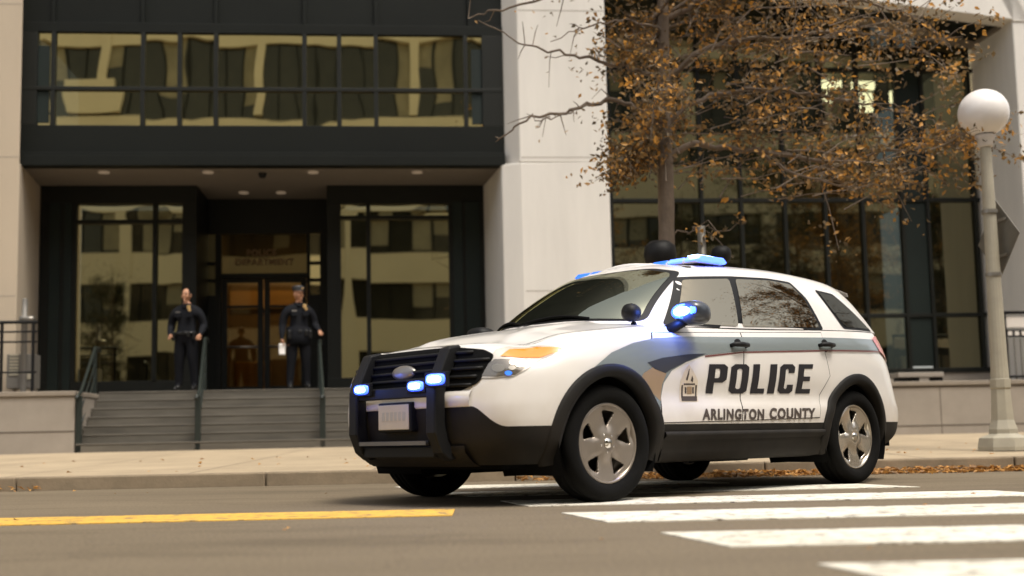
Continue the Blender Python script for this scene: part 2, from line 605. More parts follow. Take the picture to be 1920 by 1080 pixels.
# kerb and sidewalk (sidewalk climbs gently to the building)
KY = 11.36
kb = MB()
kx = [-60 + i * 2.4 for i in range(51)]
for i, x in enumerate(kx):
    kb.box(x + 0.006, x + 2.394, KY, KY + 0.16, -0.02, 0.135)
solo('kerb', kb, M['kerb'], kind='structure', bevel=0.018)
sw = MB()
rows = []
ys = [KY + 0.165, 13.0, 14.5, 16.5, 18.5, 21.0, 26, 40]
zs = [0.13, 0.165, 0.20, 0.26, 0.325, 0.33, 0.33, 0.33]
for y, z in zip(ys, zs):
    rows.append([(x, y, z) for x in (-60, -30, -10, 0, 10, 30, 60)])
sw.grid(rows)
solo('sidewalk', sw, M['sidewalk'], kind='structure')
sj = MB()
for i in range(-24, 30):
    x = i * 1.8 + 0.4
    sj.add([(x, ys[k], zs[k] + .003) for k in range(5)] + [(x + 0.012, ys[k], zs[k] + .003) for k in range(5)],
           [(k, k + 1, k + 6, k + 5) for k in range(4)])
for y, z in ((12.35, 0.1515), (14.5, 0.203)):
    sj.add([(-60, y, z + .003), (60, y, z + .003), (60, y + .014, z + .0035), (-60, y + .014, z + .0035)], [(0, 1, 2, 3)])
solo('sidewalk_joints', sj, M['granite_dark'], kind='structure')

# fallen leaves in the gutter
fl = MB()


def leaf_quad(mb, p, s, nrm, mi=0, fold=0.25):
    n = Vector(nrm).normalized()
    t = n.orthogonal().normalized()
    t = Matrix.Rotation(random.random() * 6.28, 3, n) @ t
    bb = n.cross(t)
    L, W = s, s * random.uniform(.45, .7)
    p = Vector(p)
    pts = [p - t * L * .5, p - t * L * .08 + bb * W * .5 + n * fold * W, p + t * L * .5, p - t * L * .08 - bb * W * .5 + n * fold * W, p + t * L * .05]
    o = len(mb.v)
    mb.v += pts
    for f in ((0, 4, 1), (1, 4, 2), (2, 4, 3), (3, 4, 0)):
        mb.f.append([o + i for i in f])
        mb.m.append(mi)


for i in range(2600):
    if random.random() < .88:
        x = random.uniform(0.6, 9)
    else:
        x = random.uniform(-9, -4.5) if random.random() < .5 else random.uniform(0, 2)
    dens = abs(random.gauss(0, 0.14 if x > 1 else 0.08))
    y = KY - 0.02 - dens
    leaf_quad(fl, (x, y, random.uniform(.008, .05 if dens < .15 else .015)), random.uniform(.04, .10),
              (random.uniform(-.6, .6), random.uniform(-.6, .6), 1))
for i in range(110):
    x, y = random.uniform(-8, 9), random.uniform(KY + .2, 15)
    leaf_quad(fl, (x, y, .14 + (y - 11.5) * .024 + .01), random.uniform(.04, .08), (random.uniform(-.3, .3), random.uniform(-.3, .3), 1))
for i in range(40):
    leaf_quad(fl, (random.uniform(-6, 6), random.uniform(3, 11), .012), random.uniform(.02, .045), (random.uniform(-.3, .3), random.uniform(-.3, .3), 1))
solo('fallen_leaves', fl, M['leaf_fallen'], 'orange brown fallen leaves drifted along the kerb gutter', 'leaves', kind='stuff', fix=False)

# ================================================================= POLICE STATION (facade frame)
ST = thing('police_station', 'concrete police station with dark glass bays and a recessed double door entrance', 'building', (0, 0, 0.33), 'F')
ZB = 0.30       # grade at the wall
W_UP = 0.35     # upper dark bay
W_EN = 1.9      # entrance glass boxes
W_DR = 3.2      # doors
W_RG = 1.7      # right hand glass wall
TOPZ = 25.0


def fbox(mb, px0, px1, py0, py1, w, d=0.1, mi=0, zpad=0):
    """box on plane w whose front face covers a picture rectangle"""
    pm = ((px0 + px1) / 2, (py0 + py1) / 2)
    u0, u1 = fu(px0, pm[1], w), fu(px1, pm[1], w)
    z1, z0 = fz(pm[0], py0, w), fz(pm[0], py1, w)
    mb.box(u0, u1, w, w + d, z0 - zpad, z1 + zpad, mi)
    return u0, u1, z0, z1


# key lines
uLp = fu(37, 300, 0.0)              # inner edge of left pier
uCl = fu(972, 160, 0.0)             # left edge of middle column front
uCr = fu(1140, 250, 0.0)            # right edge of middle column
uBl, uBr = fu(35, 150, W_UP), fu(943, 150, W_UP)
zS = fz(490, 307, 0.1)              # soffit height
uEl, uEr = fu(74, 400, W_EN), fu(908, 420, W_EN)
uRr0 = fu(1832, 300, W_RG)
uRr = fu(1915, 300, 0.0)
zPl = fz(490, 731, -0.3)            # landing height
print('zS', zS, 'zPl', zPl, 'u', uLp, uCl, uCr, uBl, uBr, uEl, uEr, uRr0, uRr)

lam = lambda p, q, t: (p, q, t)
# left pier: plan polygon with a splayed inner face
m = MB()
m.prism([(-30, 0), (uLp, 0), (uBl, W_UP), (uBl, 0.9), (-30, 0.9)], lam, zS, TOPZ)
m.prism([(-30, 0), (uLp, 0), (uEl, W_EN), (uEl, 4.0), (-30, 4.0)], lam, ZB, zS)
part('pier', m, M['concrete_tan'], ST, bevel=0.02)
# middle column
m = MB()
m.prism([(uCl, 0), (uCr, 0), (uCr + .03, W_RG), (uCr + .03, 4.0), (uBr, 4.0), (uBr, W_UP)], lam, zS, TOPZ)
m.prism([(fu(981, 500, 0), 0), (uCr, 0), (uCr + .03, W_RG), (uCr + .03, 4.0), (uEr, 4.0), (uEr, W_EN), (fu(942, 400, .15), 0.15)], lam, ZB, zS)
part('column', m, M['concrete'], ST, bevel=0.02)
# right column and the haunched beam
m = MB()
m.prism([(uRr0, W_RG), (uRr, 0), (uRr + 6, 0), (uRr + 6, 4), (uRr0, 4)], lam, ZB, TOPZ)
part('column', m, M['concrete'], ST, bevel=0.02)
m = MB()
a0, a1 = FU(1560, -8, 0.0), FU(1915, 39, 0.0)
m.prism([(a1.x, a1.z), (uRr + .02, a1.z + .0), (uRr + .02, TOPZ), (uCr, TOPZ), (uCr, a0.z + (a0.x - uCr) * (a0.z - a1.z) / (a1.x - a0.x) * 0.6), (a0.x, a0.z)],
        lambda p, q, t: (p, t, q), -0.02, 0.42)
part('beam', m, M['concrete'], ST, bevel=0.015)
m = MB()   # sloping coffered soffit behind the beam
b0, b1 = FU(1560, 32, W_RG - .02), FU(1832, 92, W_RG - .02)
m.hexa([(a0.x, .42, a0.z + .02), (a1.x, .42, a1.z + .02), (b1.x, W_RG - .01, b1.z), (b0.x, W_RG - .01, b0.z)],
       [(a0.x, .42, a0.z + 1), (a1.x, .42, a1.z + 1), (b1.x, W_RG - .01, b1.z + 1), (b0.x, W_RG - .01, b0.z + 1)])
part('soffit', m, M['dark_panel'], ST)
m = MB()
for t in (0.0, 0.42, 0.93):
    p0 = Vector((a0.x, .42, a0.z)).lerp(Vector((a1.x, .42, a1.z)), t)
    p1 = Vector((b0.x, W_RG, b0.z)).lerp(Vector((b1.x, W_RG, b1.z)), t)
    m.hexa([p0 + Vector((0, 0, -.03)), p0 + Vector((.22, 0, -.03 - .035)), p1 + Vector((.22, 0, -.03 - .05)), p1 + Vector((0, 0, -.03))],
           [p0 + Vector((0, 0, .1)), p0 + Vector((.22, 0, .1)), p1 + Vector((.22, 0, .1)), p1 + Vector((0, 0, .1))])
p0, p1 = Vector((b0.x, W_RG - .35, b0.z)), Vector((b1.x, W_RG - .35, b1.z))
m.hexa([p0 + Vector((0, 0, -.02)), p1 + Vector((0, 0, -.02)), p1 + Vector((0, .33, -.05)), p0 + Vector((0, .33, -.05))],
       [p0 + Vector((0, 0, .1)), p1 + Vector((0, 0, .1)), p1 + Vector((0, .33, .1)), p0 + Vector((0, .33, .1))])
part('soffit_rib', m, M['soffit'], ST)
m = MB()    # pour joints in the concrete
for z in (fz(1060, 545, 0), fz(1060, 295, 0), fz(1060, 20, 0) ):
    m.box(fu(983, 400, 0) if z < zS else uCl + .02, uCr - .02, -.0025, .01, z - .006, z + .006)
    m.box(-29, uLp - .02, -.0025, .01, z - .006, z + .006)
part('joint', m, M['granite'], ST)

# ---- entrance soffit
m = MB()
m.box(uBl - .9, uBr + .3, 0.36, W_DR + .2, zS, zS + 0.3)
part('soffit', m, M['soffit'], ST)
for px, py in ((195, 323), (390, 322), (587, 321), (782, 320), (457, 376), (527, 376)):
    w = 0.75 if py < 340 else 2.55
    q = FU(px, py, w)
    m = MB()
    m.lathe([(0.0, zS - .012), (.07, zS - .012), (.085, zS - .02), (.10, zS - .02), (.10, zS + .01)], (q.x, w, 0), 'Z', 20)
    part('downlight', m, M['downlight'], ST, smooth=True)
m = MB()
q = FU(492, 327, 0.85)
m.lathe([(0.0, zS - .10), (.045, zS - .09), (.07, zS - .05), (.075, zS - .01), (.075, zS + .01)], (q.x, 0.85, 0), 'Z', 20)
part('camera_dome', m, M['black_trim'], ST, smooth=True)

# ---- upper dark bay: cladding panels, ledge, ribbon window
m = MB()
zW0, zW1 = fz(490, 236, W_UP), fz(490, 64, W_UP)
m.box(uBl, uBr, W_UP + .05, W_UP + .5, zW1, TOPZ)
m.box(uBl, uBr, W_UP + .05, W_UP + .5, zS + .02, zW0)
z1 = fz(490, 288, 0.1)
m.box(uBl, uBr, W_UP - .03, W_UP + .05, z1 + .05, zW0 - .004)      # apron panel
m.box(uBl, uBr, 0.14, W_UP + .05, zS - .02, z1 - .02)              # ledge
m.box(uBl, uBr, 0.19, W_UP + .04, z1 - .015, z1 + .045)
for px in (100, 268, 405, 571, 705, 880):                          # panel seams above the window
    u = fu(px, 30, W_UP)
    m.box(u - .035, u + .035, W_UP - .005, W_UP + .05, zW1 + .02, TOPZ)
m.box(uBl, uBr, W_UP - .03, W_UP + .05, zW1, zW1 + .18)
part('cladding', m, M['dark_panel'], ST, bevel=0.006)
m = MB()
mull = (66, 100, 268, 337, 405, 571, 636, 705, 873, 908)
for px in mull:
    u = fu(px, 150, W_UP)
    m.box(u - .04, u + .04, W_UP - .03, W_UP + .06, zW0, zW1)
zt = fz(490, 168, W_UP)
m.box(uBl, uBr, W_UP - .035, W_UP + .06, zt - .035, zt + .035)
m.box(uBl, fu(66, 150, W_UP) - .04, W_UP - .03, W_UP + .06, zW0, zW1)
m.box(fu(908, 150, W_UP) + .04, uBr, W_UP - .03, W_UP + .06, zW0, zW1)
part('window_frame', m, M['dark_metal'], ST, bevel=0.005)


def pane(u0, u1, z0, z1, w, parent, material, sag=0.002, n=8, name='window_pane', seed=None):
    """a slightly bowed sheet of glass"""
    k = MB()
    sag = sag * .34          # bow grows with the square of the pane's size
    sx = sag * random.uniform(.5, 1.4) * min(4, (u1 - u0) ** 2)
    sy = sag * random.uniform(.5, 1.4) * min(3, (z1 - z0) ** 2) * (1 if random.random() < .75 else -1)
    tilt = random.uniform(-.0014, .0014)
    pan = random.uniform(-.0015, .0015)
    rows = []
    for j in range(n + 1):
        row = []
        for i in range(n + 1):
            a, b = i / n, j / n
            d = -sx * 4 * a * (1 - a) - sy * 4 * b * (1 - b) + tilt * (b - .5) * (z1 - z0) + pan * (a - .5) * (u1 - u0) + sag * .42 * math.sin(5.5 * a + sx * 900) * math.sin(4.2 * b + sy * 700)
            row.append((u0 + (u1 - u0) * a, w + d, z0 + (z1 - z0) * b))
        rows.append(row)
    k.grid(rows)
    return part(name, k, material, parent, smooth=True, fix=False)


for i in range(len(mull) - 1):
    ua, ub = fu(mull[i], 150, W_UP) + .04, fu(mull[i + 1], 150, W_UP) - .04
    pane(ua, ub, zW0, zt - .035, W_UP + .03, ST, M['ribbon_glass'], 0.0042 if ub - ua > 1 else 0.0022)
    pane(ua, ub, zt + .035, zW1, W_UP + .03, ST, M['ribbon_glass'], 0.0042 if ub - ua > 1 else 0.0022)
# teal blinds seen at both ends inside the ribbon window, dim interior
for a_, b_ in ((62, 92), (884, 914)):
    m = MB()
    m.box(fu(a_, 150, W_UP), fu(b_, 150, W_UP), W_UP + .012, W_UP + .022, zW0 + .05, zW1 - .25)
    part('blind', m, M['teal_panel'], ST)
m = MB()
m.box(uBl + .1, uBr - .1, W_UP + .56, W_UP + 3.5, zW0 - .3, zW0 - .25)
m.box(uBl + .1, uBr - .1, W_UP + 3.5, W_UP + 3.6, zW0 - .3, zW1 + .3)
m.box(uBl + .1, uBr - .1, W_UP + .56, W_UP + 3.5, zW1 + .2, zW1 + .3)
part('interior_room', m, M['interior'], ST)

# ---- entrance glass boxes
zE1 = fz(490, 346, W_EN)


def entrance_box(px0, px1, frame_w, panes, rows_py, teal):
    m = MB()
    u0, u1 = fu(px0, 500, frame_w), fu(px1, 500, frame_w)
    # surrounding frame (head, sill, jambs)
    zt = fz(400, rows_py[0], frame_w)
    zb = fz(400, 712, frame_w)
    m.box(u0, u1, frame_w, frame_w + .25, zt, zS)
    m.box(u0, u1, frame_w, frame_w + .25, zPl, zb)
    ua, ub = fu(panes[0], 500, frame_w), fu(panes[-1], 500, frame_w)
    m.box(u0, ua, frame_w + .004, frame_w + .25, zb, zt)
    m.box(ub, u1, frame_w + .004, frame_w + .25, zb, zt)
    for px in panes[1:-1]:
        u = fu(px, 500, frame_w)
        m.box(u - .04, u + .04, frame_w - .03, frame_w + .1, zb, zt)
    zz = [zt] + [fz(400, py, frame_w) for py in rows_py[1:]] + [zb]
    for z in zz[1:-1]:
        m.box(ua, ub, frame_w - .025, frame_w + .1, z - .035, z + .035)
    part('window_frame', m, M['dark_metal'], ST, bevel=0.006)
    for i in range(len(panes) - 1):
        a = fu(panes[i], 500, frame_w) + (.04 if i else 0)
        b = fu(panes[i + 1], 500, frame_w) - (.04 if i < len(panes) - 2 else 0)
        for j in range(len(zz) - 1):
            pane(a, b, zz[j + 1] + .035 * (j < len(zz) - 2), zz[j] - .035 * (j > 0), frame_w + .06, ST, M['win_glass'], 0.0034)
    m = MB()
    for t0, t1 in teal:
        m.box(fu(t0, 500, frame_w), fu(t1, 500, frame_w), frame_w - .02, frame_w + .002, zPl + .15, zE1 - .35)
    part('panel', m, M['teal_panel'], ST, bevel=0.004)
    m = MB()
    m.box(u0 + .1, u1 - .1, frame_w + .3, frame_w + 2.5, zPl - .05, zPl)
    m.box(u0 + .1, u1 - .1, frame_w + 2.5, frame_w + 2.6, zPl, zS)
    part('interior_room', m, M['interior'], ST)


entrance_box(74, 368, W_EN, (142, 290, 341), (381, 415), ((92, 112), (120, 134)))
entrance_box(613, 909, W_EN, (639, 691, 842), (383, 409), ((850, 868), (874, 900)))
# door recess: side walls, header, floor of the landing
uD0, uD1 = fu(368, 500, W_EN), fu(613, 500, W_EN)
m = MB()
m.box(uD0 - .3, uD0, W_EN + .26, W_DR + .2, zPl, zS)
m.box(uD1, uD1 + .3, W_EN + .26, W_DR + .2, zPl, zS)
zH0, zH1 = fz(490, 438, W_DR), zS
m.box(uD0, uD1, W_DR, W_DR + .2, zH0, zH1)
part('recess_wall', m, M['dark_metal'], ST, bevel=0.005)
# door screen: frames
m = MB()
X = lambda px: fu(px, 560, W_DR)
Zp = lambda py: fz(490, py, W_DR)
for a_, b_ in ((368, 387), (403, 414), (575, 581), (600, 613)):
    m.box(X(a_), X(b_), W_DR + .02, W_DR + .14, zPl, zH0)
for a_, b_ in ((490, 496), (522, 528), (553, 735)):
    m.box(X(387), X(403), W_DR + .03, W_DR + .13, Zp(b_), Zp(a_))
    m.box(X(581), X(600), W_DR + .03, W_DR + .13, Zp(b_), Zp(a_))
m.box(X(414), X(575), W_DR + .022, W_DR + .14, Zp(521), Zp(512))
part('door_frame', m, M['dark_metal'], ST, bevel=0.005)
for a_, b_ in ((438, 490), (496, 522), (528, 553)):
    pane(X(387), X(403), Zp(b_), Zp(a_), W_DR + .08, ST, M['bright_glass'], .0001, 3)
    pane(X(581), X(600), Zp(b_), Zp(a_), W_DR + .08, ST, M['bright_glass'], .0001, 3)
pane(X(414), X(575), Zp(512), zH0, W_DR + .08, ST, M['transom_glass'], .003)
# lettering over the door
for s, a_, b_, t_, bt in (('POLICE', 462, 518, 467, 480), ('DEPARTMENT', 440, 550, 484, 496)):
    me = text_mesh(s, 0, 0.03, 1.1)
    off = BASE[ST.name]
    for v in me.vertices:
        u = X(a_) + (X(b_) - X(a_)) * v.co.x
        z = Zp(bt) + (Zp(t_) - Zp(bt)) * v.co.y
        v.co = Vector((u, W_DR + .035, z)) - off
    part('lettering', me, M['bronze'], ST, fix=False)
# two door leaves
for a_, b_, hx in ((415, 493, 486), (495, 574, 502)):
    m = MB()
    zt_, zb_ = Zp(522), zPl + .01
    e0, e1 = X(a_), X(b_)
    st = .11
    w0, w1 = W_DR + .04, W_DR + .10
    m.box(e0, e0 + st, w0, w1, zb_, zt_)
    m.box(e1 - st, e1, w0, w1, zb_, zt_)
    m.box(e0 + st, e1 - st, w0 + .003, w1, zt_ - .08, zt_)
    m.box(e0 + st, e1 - st, w0 + .003, w1, zb_, zb_ + .22)
    zm = Zp(574)
    m.box(e0 + st, e1 - st, w0 + .003, w1, zm - .025, zm + .025)
    dr = part('door', m, M['dark_metal'], ST, bevel=0.004)
    pane(e0 + st, e1 - st, zb_ + .22, zm - .025, w0 + .03, dr, M['door_glass'], .0006, 4)
    pane(e0 + st, e1 - st, zm + .025, zt_ - .08, w0 + .03, dr, M['door_glass'], .0006, 4)
    h = MB()
    zh = Zp(650)
    h.tube([(e0 + .10, w0 - .05, zh), (e1 - .10, w0 - .05, zh)], .022, 10)
    h.tube([(e0 + .14, w0 - .05, zh), (e0 + .14, w0 + .02, zh)], .015, 8)
    h.tube([(e1 - .14, w0 - .05, zh), (e1 - .14, w0 + .02, zh)], .015, 8)
    part('handle', h, M['steel'], dr, smooth=True)
# lit lobby behind the doors
m = MB()
wl = W_DR + .25
l0, l1, lz = X(380), X(608), zS - .1
m.box(l0, l1, wl, wl + 3.4, zPl - .06, zPl - .005)
m.box(l0 - .1, l0, wl, wl + 3.4, zPl, lz)
m.box(l1, l1 + .1, wl, wl + 3.4, zPl, lz)
m.box(l0, l1, wl + 3.4, wl + 3.5, zPl, lz)
m.box(l0, l1, wl, wl + 3.4, lz, lz + .1)
part('lobby', m, M['lobby_dark'], ST)
m = MB()
wz0, wz1 = fz(490, 574, wl + 3.3), fz(490, 545, wl + 3.3)
m.box(l0 + .02, l1 - .02, wl + 3.30, wl + 3.39, wz0 - .05, wz1)
part('lobby_panel', m, M['lobby_wood'], ST)
m = MB()
m.box(l0 + .3, l0 + 1.0, wl + 2.2, wl + 2.9, zPl, zPl + .9)
part('lobby_desk', m, M['lobby_wood'], ST, bevel=.02)
m = MB()
m.box(l0 + .7, l1 - .7, wl + 1.7, wl + 2.3, lz - .06, lz - .02)
part('ceiling_lamp', m, M['lamp_warm'], ST)

# ---- right-hand glass wall
zR0 = fz(1500, 694, W_RG)
uG0 = uCr + .03
m = MB()
vm = (1148, 1243, 1318, 1392, 1474, 1550, 1620, 1694, 1742, 1832)
for px in vm:
    u = fu(px, 450, W_RG)
    m.box(u - .035, u + .035, W_RG - .05, W_RG + .08, zR0, TOPZ)
hz = (376, 268, 140, 20)
zrow = [zR0] + [fz(1400, py, W_RG) for py in (595, 376, 130)] + [TOPZ]
for z in zrow[1:-1]:
    m.box(uG0, uRr0, W_RG - .04, W_RG + .08, z - .04, z + .04)
m.box(uG0, uRr0, W_RG - .06, W_RG + .1, zR0 - .1, zR0)
part('window_frame', m, M['dark_metal'], ST, bevel=0.005)
for i in range(len(vm) - 1):
    a_ = fu(vm[i], 450, W_RG) + .035
    b_ = fu(vm[i + 1], 450, W_RG) - .035
    for j in range(len(zrow) - 1):
        if vm[i] == 1694 and j < 3:
            continue
        pane(a_, b_, zrow[j] + .04 * (j > 0), zrow[j + 1] - .04, W_RG + .03, ST, M['bay_glass'], 0.003)
m = MB()
a_, b_ = fu(1694, 450, W_RG) + .035, fu(1742, 450, W_RG) - .035
for j in range(3):
    m.box(a_, b_, W_RG + .0, W_RG + .05, zrow[j] + .04, zrow[j + 1] - .04)
part('panel', m, M['teal_panel'], ST, bevel=0.004)
m = MB()
m.box(uG0, uRr0, W_RG + .4, W_RG + 5, zR0 - .4, zR0 - .3)
m.box(uG0, uRr0, W_RG + 5, W_RG + 5.1, zR0, TOPZ)
m.box(uG0, uRr0, W_RG + .4, W_RG + 5, fz(1500, 118, W_RG) + .3, fz(1500, 118, W_RG) + .5)
m.box(uG0, uRr0, W_RG + .4, W_RG + 5, fz(1500, 300, W_RG) - .2, fz(1500, 300, W_RG))
part('interior_room', m, M['interior'], ST)
# lit office ceiling lamps behind the upper right panes
for px0, px1, py0, py1 in ((1540, 1578, 150, 163), (1600, 1640, 152, 166), (1606, 1636, 174, 208), (1540, 1560, 172, 190), (1672, 1708, 170, 190)):
    m = MB()
    w = W_RG + 1.6
    p0, p1 = FU(px0, py1, w), FU(px1, py0, w)
    m.box(p0.x, p1.x, w, w + .12, p0.z, p1.z)
    part('ceiling_lamp', m, M['lamp_office'] if 'lamp_office' in M else mat('lit_office_lamp', (0.9, 0.85, 0.7), 0.5, emit=(1.0, 0.82, 0.5), estr=9.0), ST)
# wall under the glass
m = MB()
m.box(uG0, uRr0, W_RG - .03, W_RG + .3, ZB, zR0 - .1)
part('wall', m, M['granite'], ST)

# ================================================================= PLINTHS, STEPS, RAILS
W_PL = -1.9
def plinth(label, px0, px1, pxt, zt, w0, w1, joint_px, pz):
    u0, u1 = (fu(px0, 800, w0) if px0 is not None else -30), (fu(px1, 800, w0) if px1 is not None else 30)
    t = thing('plinth_wall', label, 'wall', ((max(u0, -9) + min(u1, 12)) / 2, w0, ZB), 'F')
    m = MB()
    m.box(u0, u1, w0, w1, ZB - .2, zt - .085)
    part('wall', m, M['granite'], t, bevel=0.01)
    m = MB()
    m.box(u0 - .01, u1 + .015, w0 - .03, w1 + .01, zt - .08, zt)
    part('coping', m, M['coping'], t, bevel=0.012)
    m = MB()
    for z in pz:
        m.box(u0, u1, w0 - .004, w0 + .01, z - .012, z + .012)
    for px in joint_px:
        u = fu(px, 780, w0)
        m.box(u - .007, u + .007, w0 - .003, w0 + .01, ZB, zt - .085)
    part('joint', m, M['granite_dark'], t)
    return t


zt_l = fz(70, 734, W_PL)
plinth('grey stone plinth wall left of the entrance steps under the railing', None, 139, None, zt_l, W_PL, 1.2, (-400,), (fz(70, 810, W_PL),))
zt_r = fz(1780, 714, -1.2)
plinth('low grey stone plinth wall behind the street lamp and the car', 960, None, None, zt_r, -1.2, W_RG - .05, (1100, 1433, 1765, 2100), (fz(1780, 797, -1.2), fz(1780, 724, -1.2) - .01))
SG = thing('entrance_steps', 'flight of dark stone steps rising to the entrance landing', 'steps', (fu(500, 850, W_PL), W_PL, ZB), 'F')
u0, u1 = fu(141, 800, W_PL), fu(958, 800, -1.2)
nst = 7
rise = (zPl - ZB - .02) / nst
for i in range(nst):
    m = MB()
    w = W_PL + .02 + i * (1.6 / nst)
    z0 = ZB + .02 + i * rise
    m.box(u0, u1, w, W_EN + 1.5 if i == nst - 1 else w + .5, z0 - (.3 if i == 0 else .0), z0 + rise - .032)
    st_ = part('step', m, M['step'], SG)
    m = MB()
    m.box(u0, u1, w - .006, W_EN + 1.5 if i == nst - 1 else w + .5, z0 + rise - .030, z0 + rise)
    part('nosing', m, M['step_edge'], st_, bevel=0.008)
m = MB()
m.box(uD0 - 4, uD1 + 4, W_EN + .1, W_DR + .3, zPl - .3, zPl - .006)
part('landing', m, M['step'], SG)

def handrail(label, pxb, pxt, pyt):
    wb, wt = W_PL + .05, -0.15
    ub, ut = fu(pxb, 790, wb), fu(pxt, 690, wt)
    zb1 = fz(pxb, 742, wb)
    zt1 = fz(pxt, pyt, wt)
    t = thing('handrail', label, 'handrail', (ub, wb, ZB), 'F', 'handrails of the entrance steps')
    m = MB()
    m.box(ub - .045, ub + .045, wb - .03, wb + .03, ZB, zb1)
    part('post', m, M['rail_green'], t, bevel=0.006)
    m = MB()
    m.box(ut - .03, ut + .03, wt - .03, wt + .03, zPl - .05, zt1 - .02)
    part('post', m, M['rail_green'], t, bevel=0.006)
    m = MB()
    m.tube([(ub, wb - .18, zb1 - .05), (ub, wb - .05, zb1 + .01), (ub + .0, wb + .1, zb1 + .07), (ut, wt, zt1), (ut, wt + .25, zt1 + .01), (ut, wt + .3, zt1 - .05)], .026, 10)
    part('rail', m, M['rail_green'], t, smooth=True)
    m = MB()
    for k in (.35, .65):
        m.tube([(ub, wb, ZB + (zb1 - ZB) * k), (ut, wt, zPl + (zt1 - zPl) * k)], .014, 8)
    part('lower_rail', m, M['rail_green'], t, smooth=True)


handrail('dark green handrail beside the left plinth wall end', 148, 178, 652)
handrail('dark green handrail in front of the bald officer', 371, 384, 634)
handrail('dark green handrail beside the officer with paper', 605, 599, 638)

# railing and equipment on the left plinth
t = thing('railing', 'black metal railing on the plinth wall at far left edge', 'railing', (fu(30, 720, -.8), -.8, zt_l), 'F')
m = MB()
ua, ub = fu(-260, 650, -.8), fu(69, 650, -.8)
for py, rr in ((604, .028), (622, .016), (641, .016), (698, .016)):
    z = fz(40, py, -.8)
    m.tube([(ua, -.8, z), (ub, -.8, z)], rr, 8)
part('rail', m, M['black_trim'], t, smooth=True)
for px in (-240, -120, 3, 62):
    m = MB()
    u = fu(px, 650, -.8)
    m.box(u - .022, u + .022, -.822, -.778, zt_l, fz(40, 604, -.8))
    part('post', m, M['black_trim'], t, bevel=0.004)
t = thing('utility_cabinet', 'grey louvred utility cabinet behind the black railing', 'cabinet', (fu(36, 720, -.3), -.3, zt_l), 'F')
m = MB()
ua, ub, z0, z1 = fbox(m, 12, 62, 664, 728, -.3, .4)
part('casing', m, M['grey_box'], t, bevel=0.01)
m = MB()
for k in range(7):
    z = z0 + .22 + k * .055
    m.box(ua + .05, ua + .2, -.318, -.29, z, z + .03)
m.box(ua + .27, ua + .30, -.318, -.29, z0 + .1, z1 - .03)
m.box(ua + .34, ub - .03, -.312, -.29, z0 + .15, z0 + .24)
part('louvre', m, M['lamp_metal'], t, bevel=0.003)
t = thing('standpipe', 'grey standpipe rising above the black railing', 'pipe', (fu(46, 610, .1), -.4, zt_l), 'F')
m = MB()
u = fu(46, 600, -.4)
za, zb2 = fz(46, 560, -.4), fz(46, 592, -.4)
m.lathe([(.0, za), (.04, za), (.045, za - .02), (.045, zb2), (.085, zb2 - .01), (.09, zb2 - .08), (.05, zb2 - .12), (.05, zt_l)], (u, -.4, 0), 'Z', 18)
part('pipe', m, M['grey_box'], t, smooth=True)
m = MB()
m.tube([(u, -.4, zb2 - .05), (u + .16, -.42, zb2 - .06)], [.045, .05], 12)
part('outlet', m, M['steel'], t, smooth=True)

# right edge: low railing, banner panel
t = thing('railing', 'dark low railing with pale banner panel behind the street lamp', 'railing', (fu(1905, 700, -.7), -.7, zt_r), 'F')
m = MB()
ua, ub = fu(1884, 650, -.7), fu(2120, 650, -.7)
for py, rr in ((586, .03), (706, .02)):
    z = fz(1900, py, -.7)
    m.tube([(ua, -.7, z), (ub, -.7, z)], rr, 8)
part('rail', m, M['black_trim'], t, smooth=True)
for px in (1887, 1990, 2100):
    m = MB()
    u = fu(px, 650, -.7)
    m.box(u - .02, u + .02, -.72, -.68, zt_r, fz(1900, 586, -.7))
    part('post', m, M['black_trim'], t, bevel=0.004)
m = MB()
za, zb2 = fz(1900, 594, -.68), fz(1900, 614, -.68)
m.box(ua + .02, ub, -.69, -.66, zb2, za)
part('banner', m, M['banner'], t, bevel=0.004)
m = MB()
za, zb2 = fz(1900, 618, -.68), fz(1900, 632, -.68)
m.box(ua + .02, ub, -.69, -.66, zb2, za)
pb = part('panel', m, M['black_trim'], t, bevel=0.004)
m = MB()
for k in range(6):
    m.box(ua + .08 + k * .13, ua + .16 + k * .13, -.694, -.688, zb2 + .03, za - .03)
part('stripe', m, M['banner'], pb)
m = MB()
for k in range(10):
    u = ua + .06 + k * .12
    m.box(u, u + .018, -.7, -.68, zt_r + .02, zb2 - .02)
part('baluster', m, M['grey_box'], t)
# low box things on the right plinth top
t = thing('bench_box', 'low pale stone bench on the plinth beside the car tail', 'bench', (fu(1735, 705, -.6), -.6, zt_r), 'F')
m = MB()
fbox(m, 1684, 1770, 698, 707, -.6, .45)
part('seat', m, M['granite'], t, bevel=0.01)
for px in (1694, 1718, 1762):
    m = MB()
    fbox(m, px - 6, px + 6, 707, 716, -.55, .3)
    part('leg', m, M['black_trim'], t)

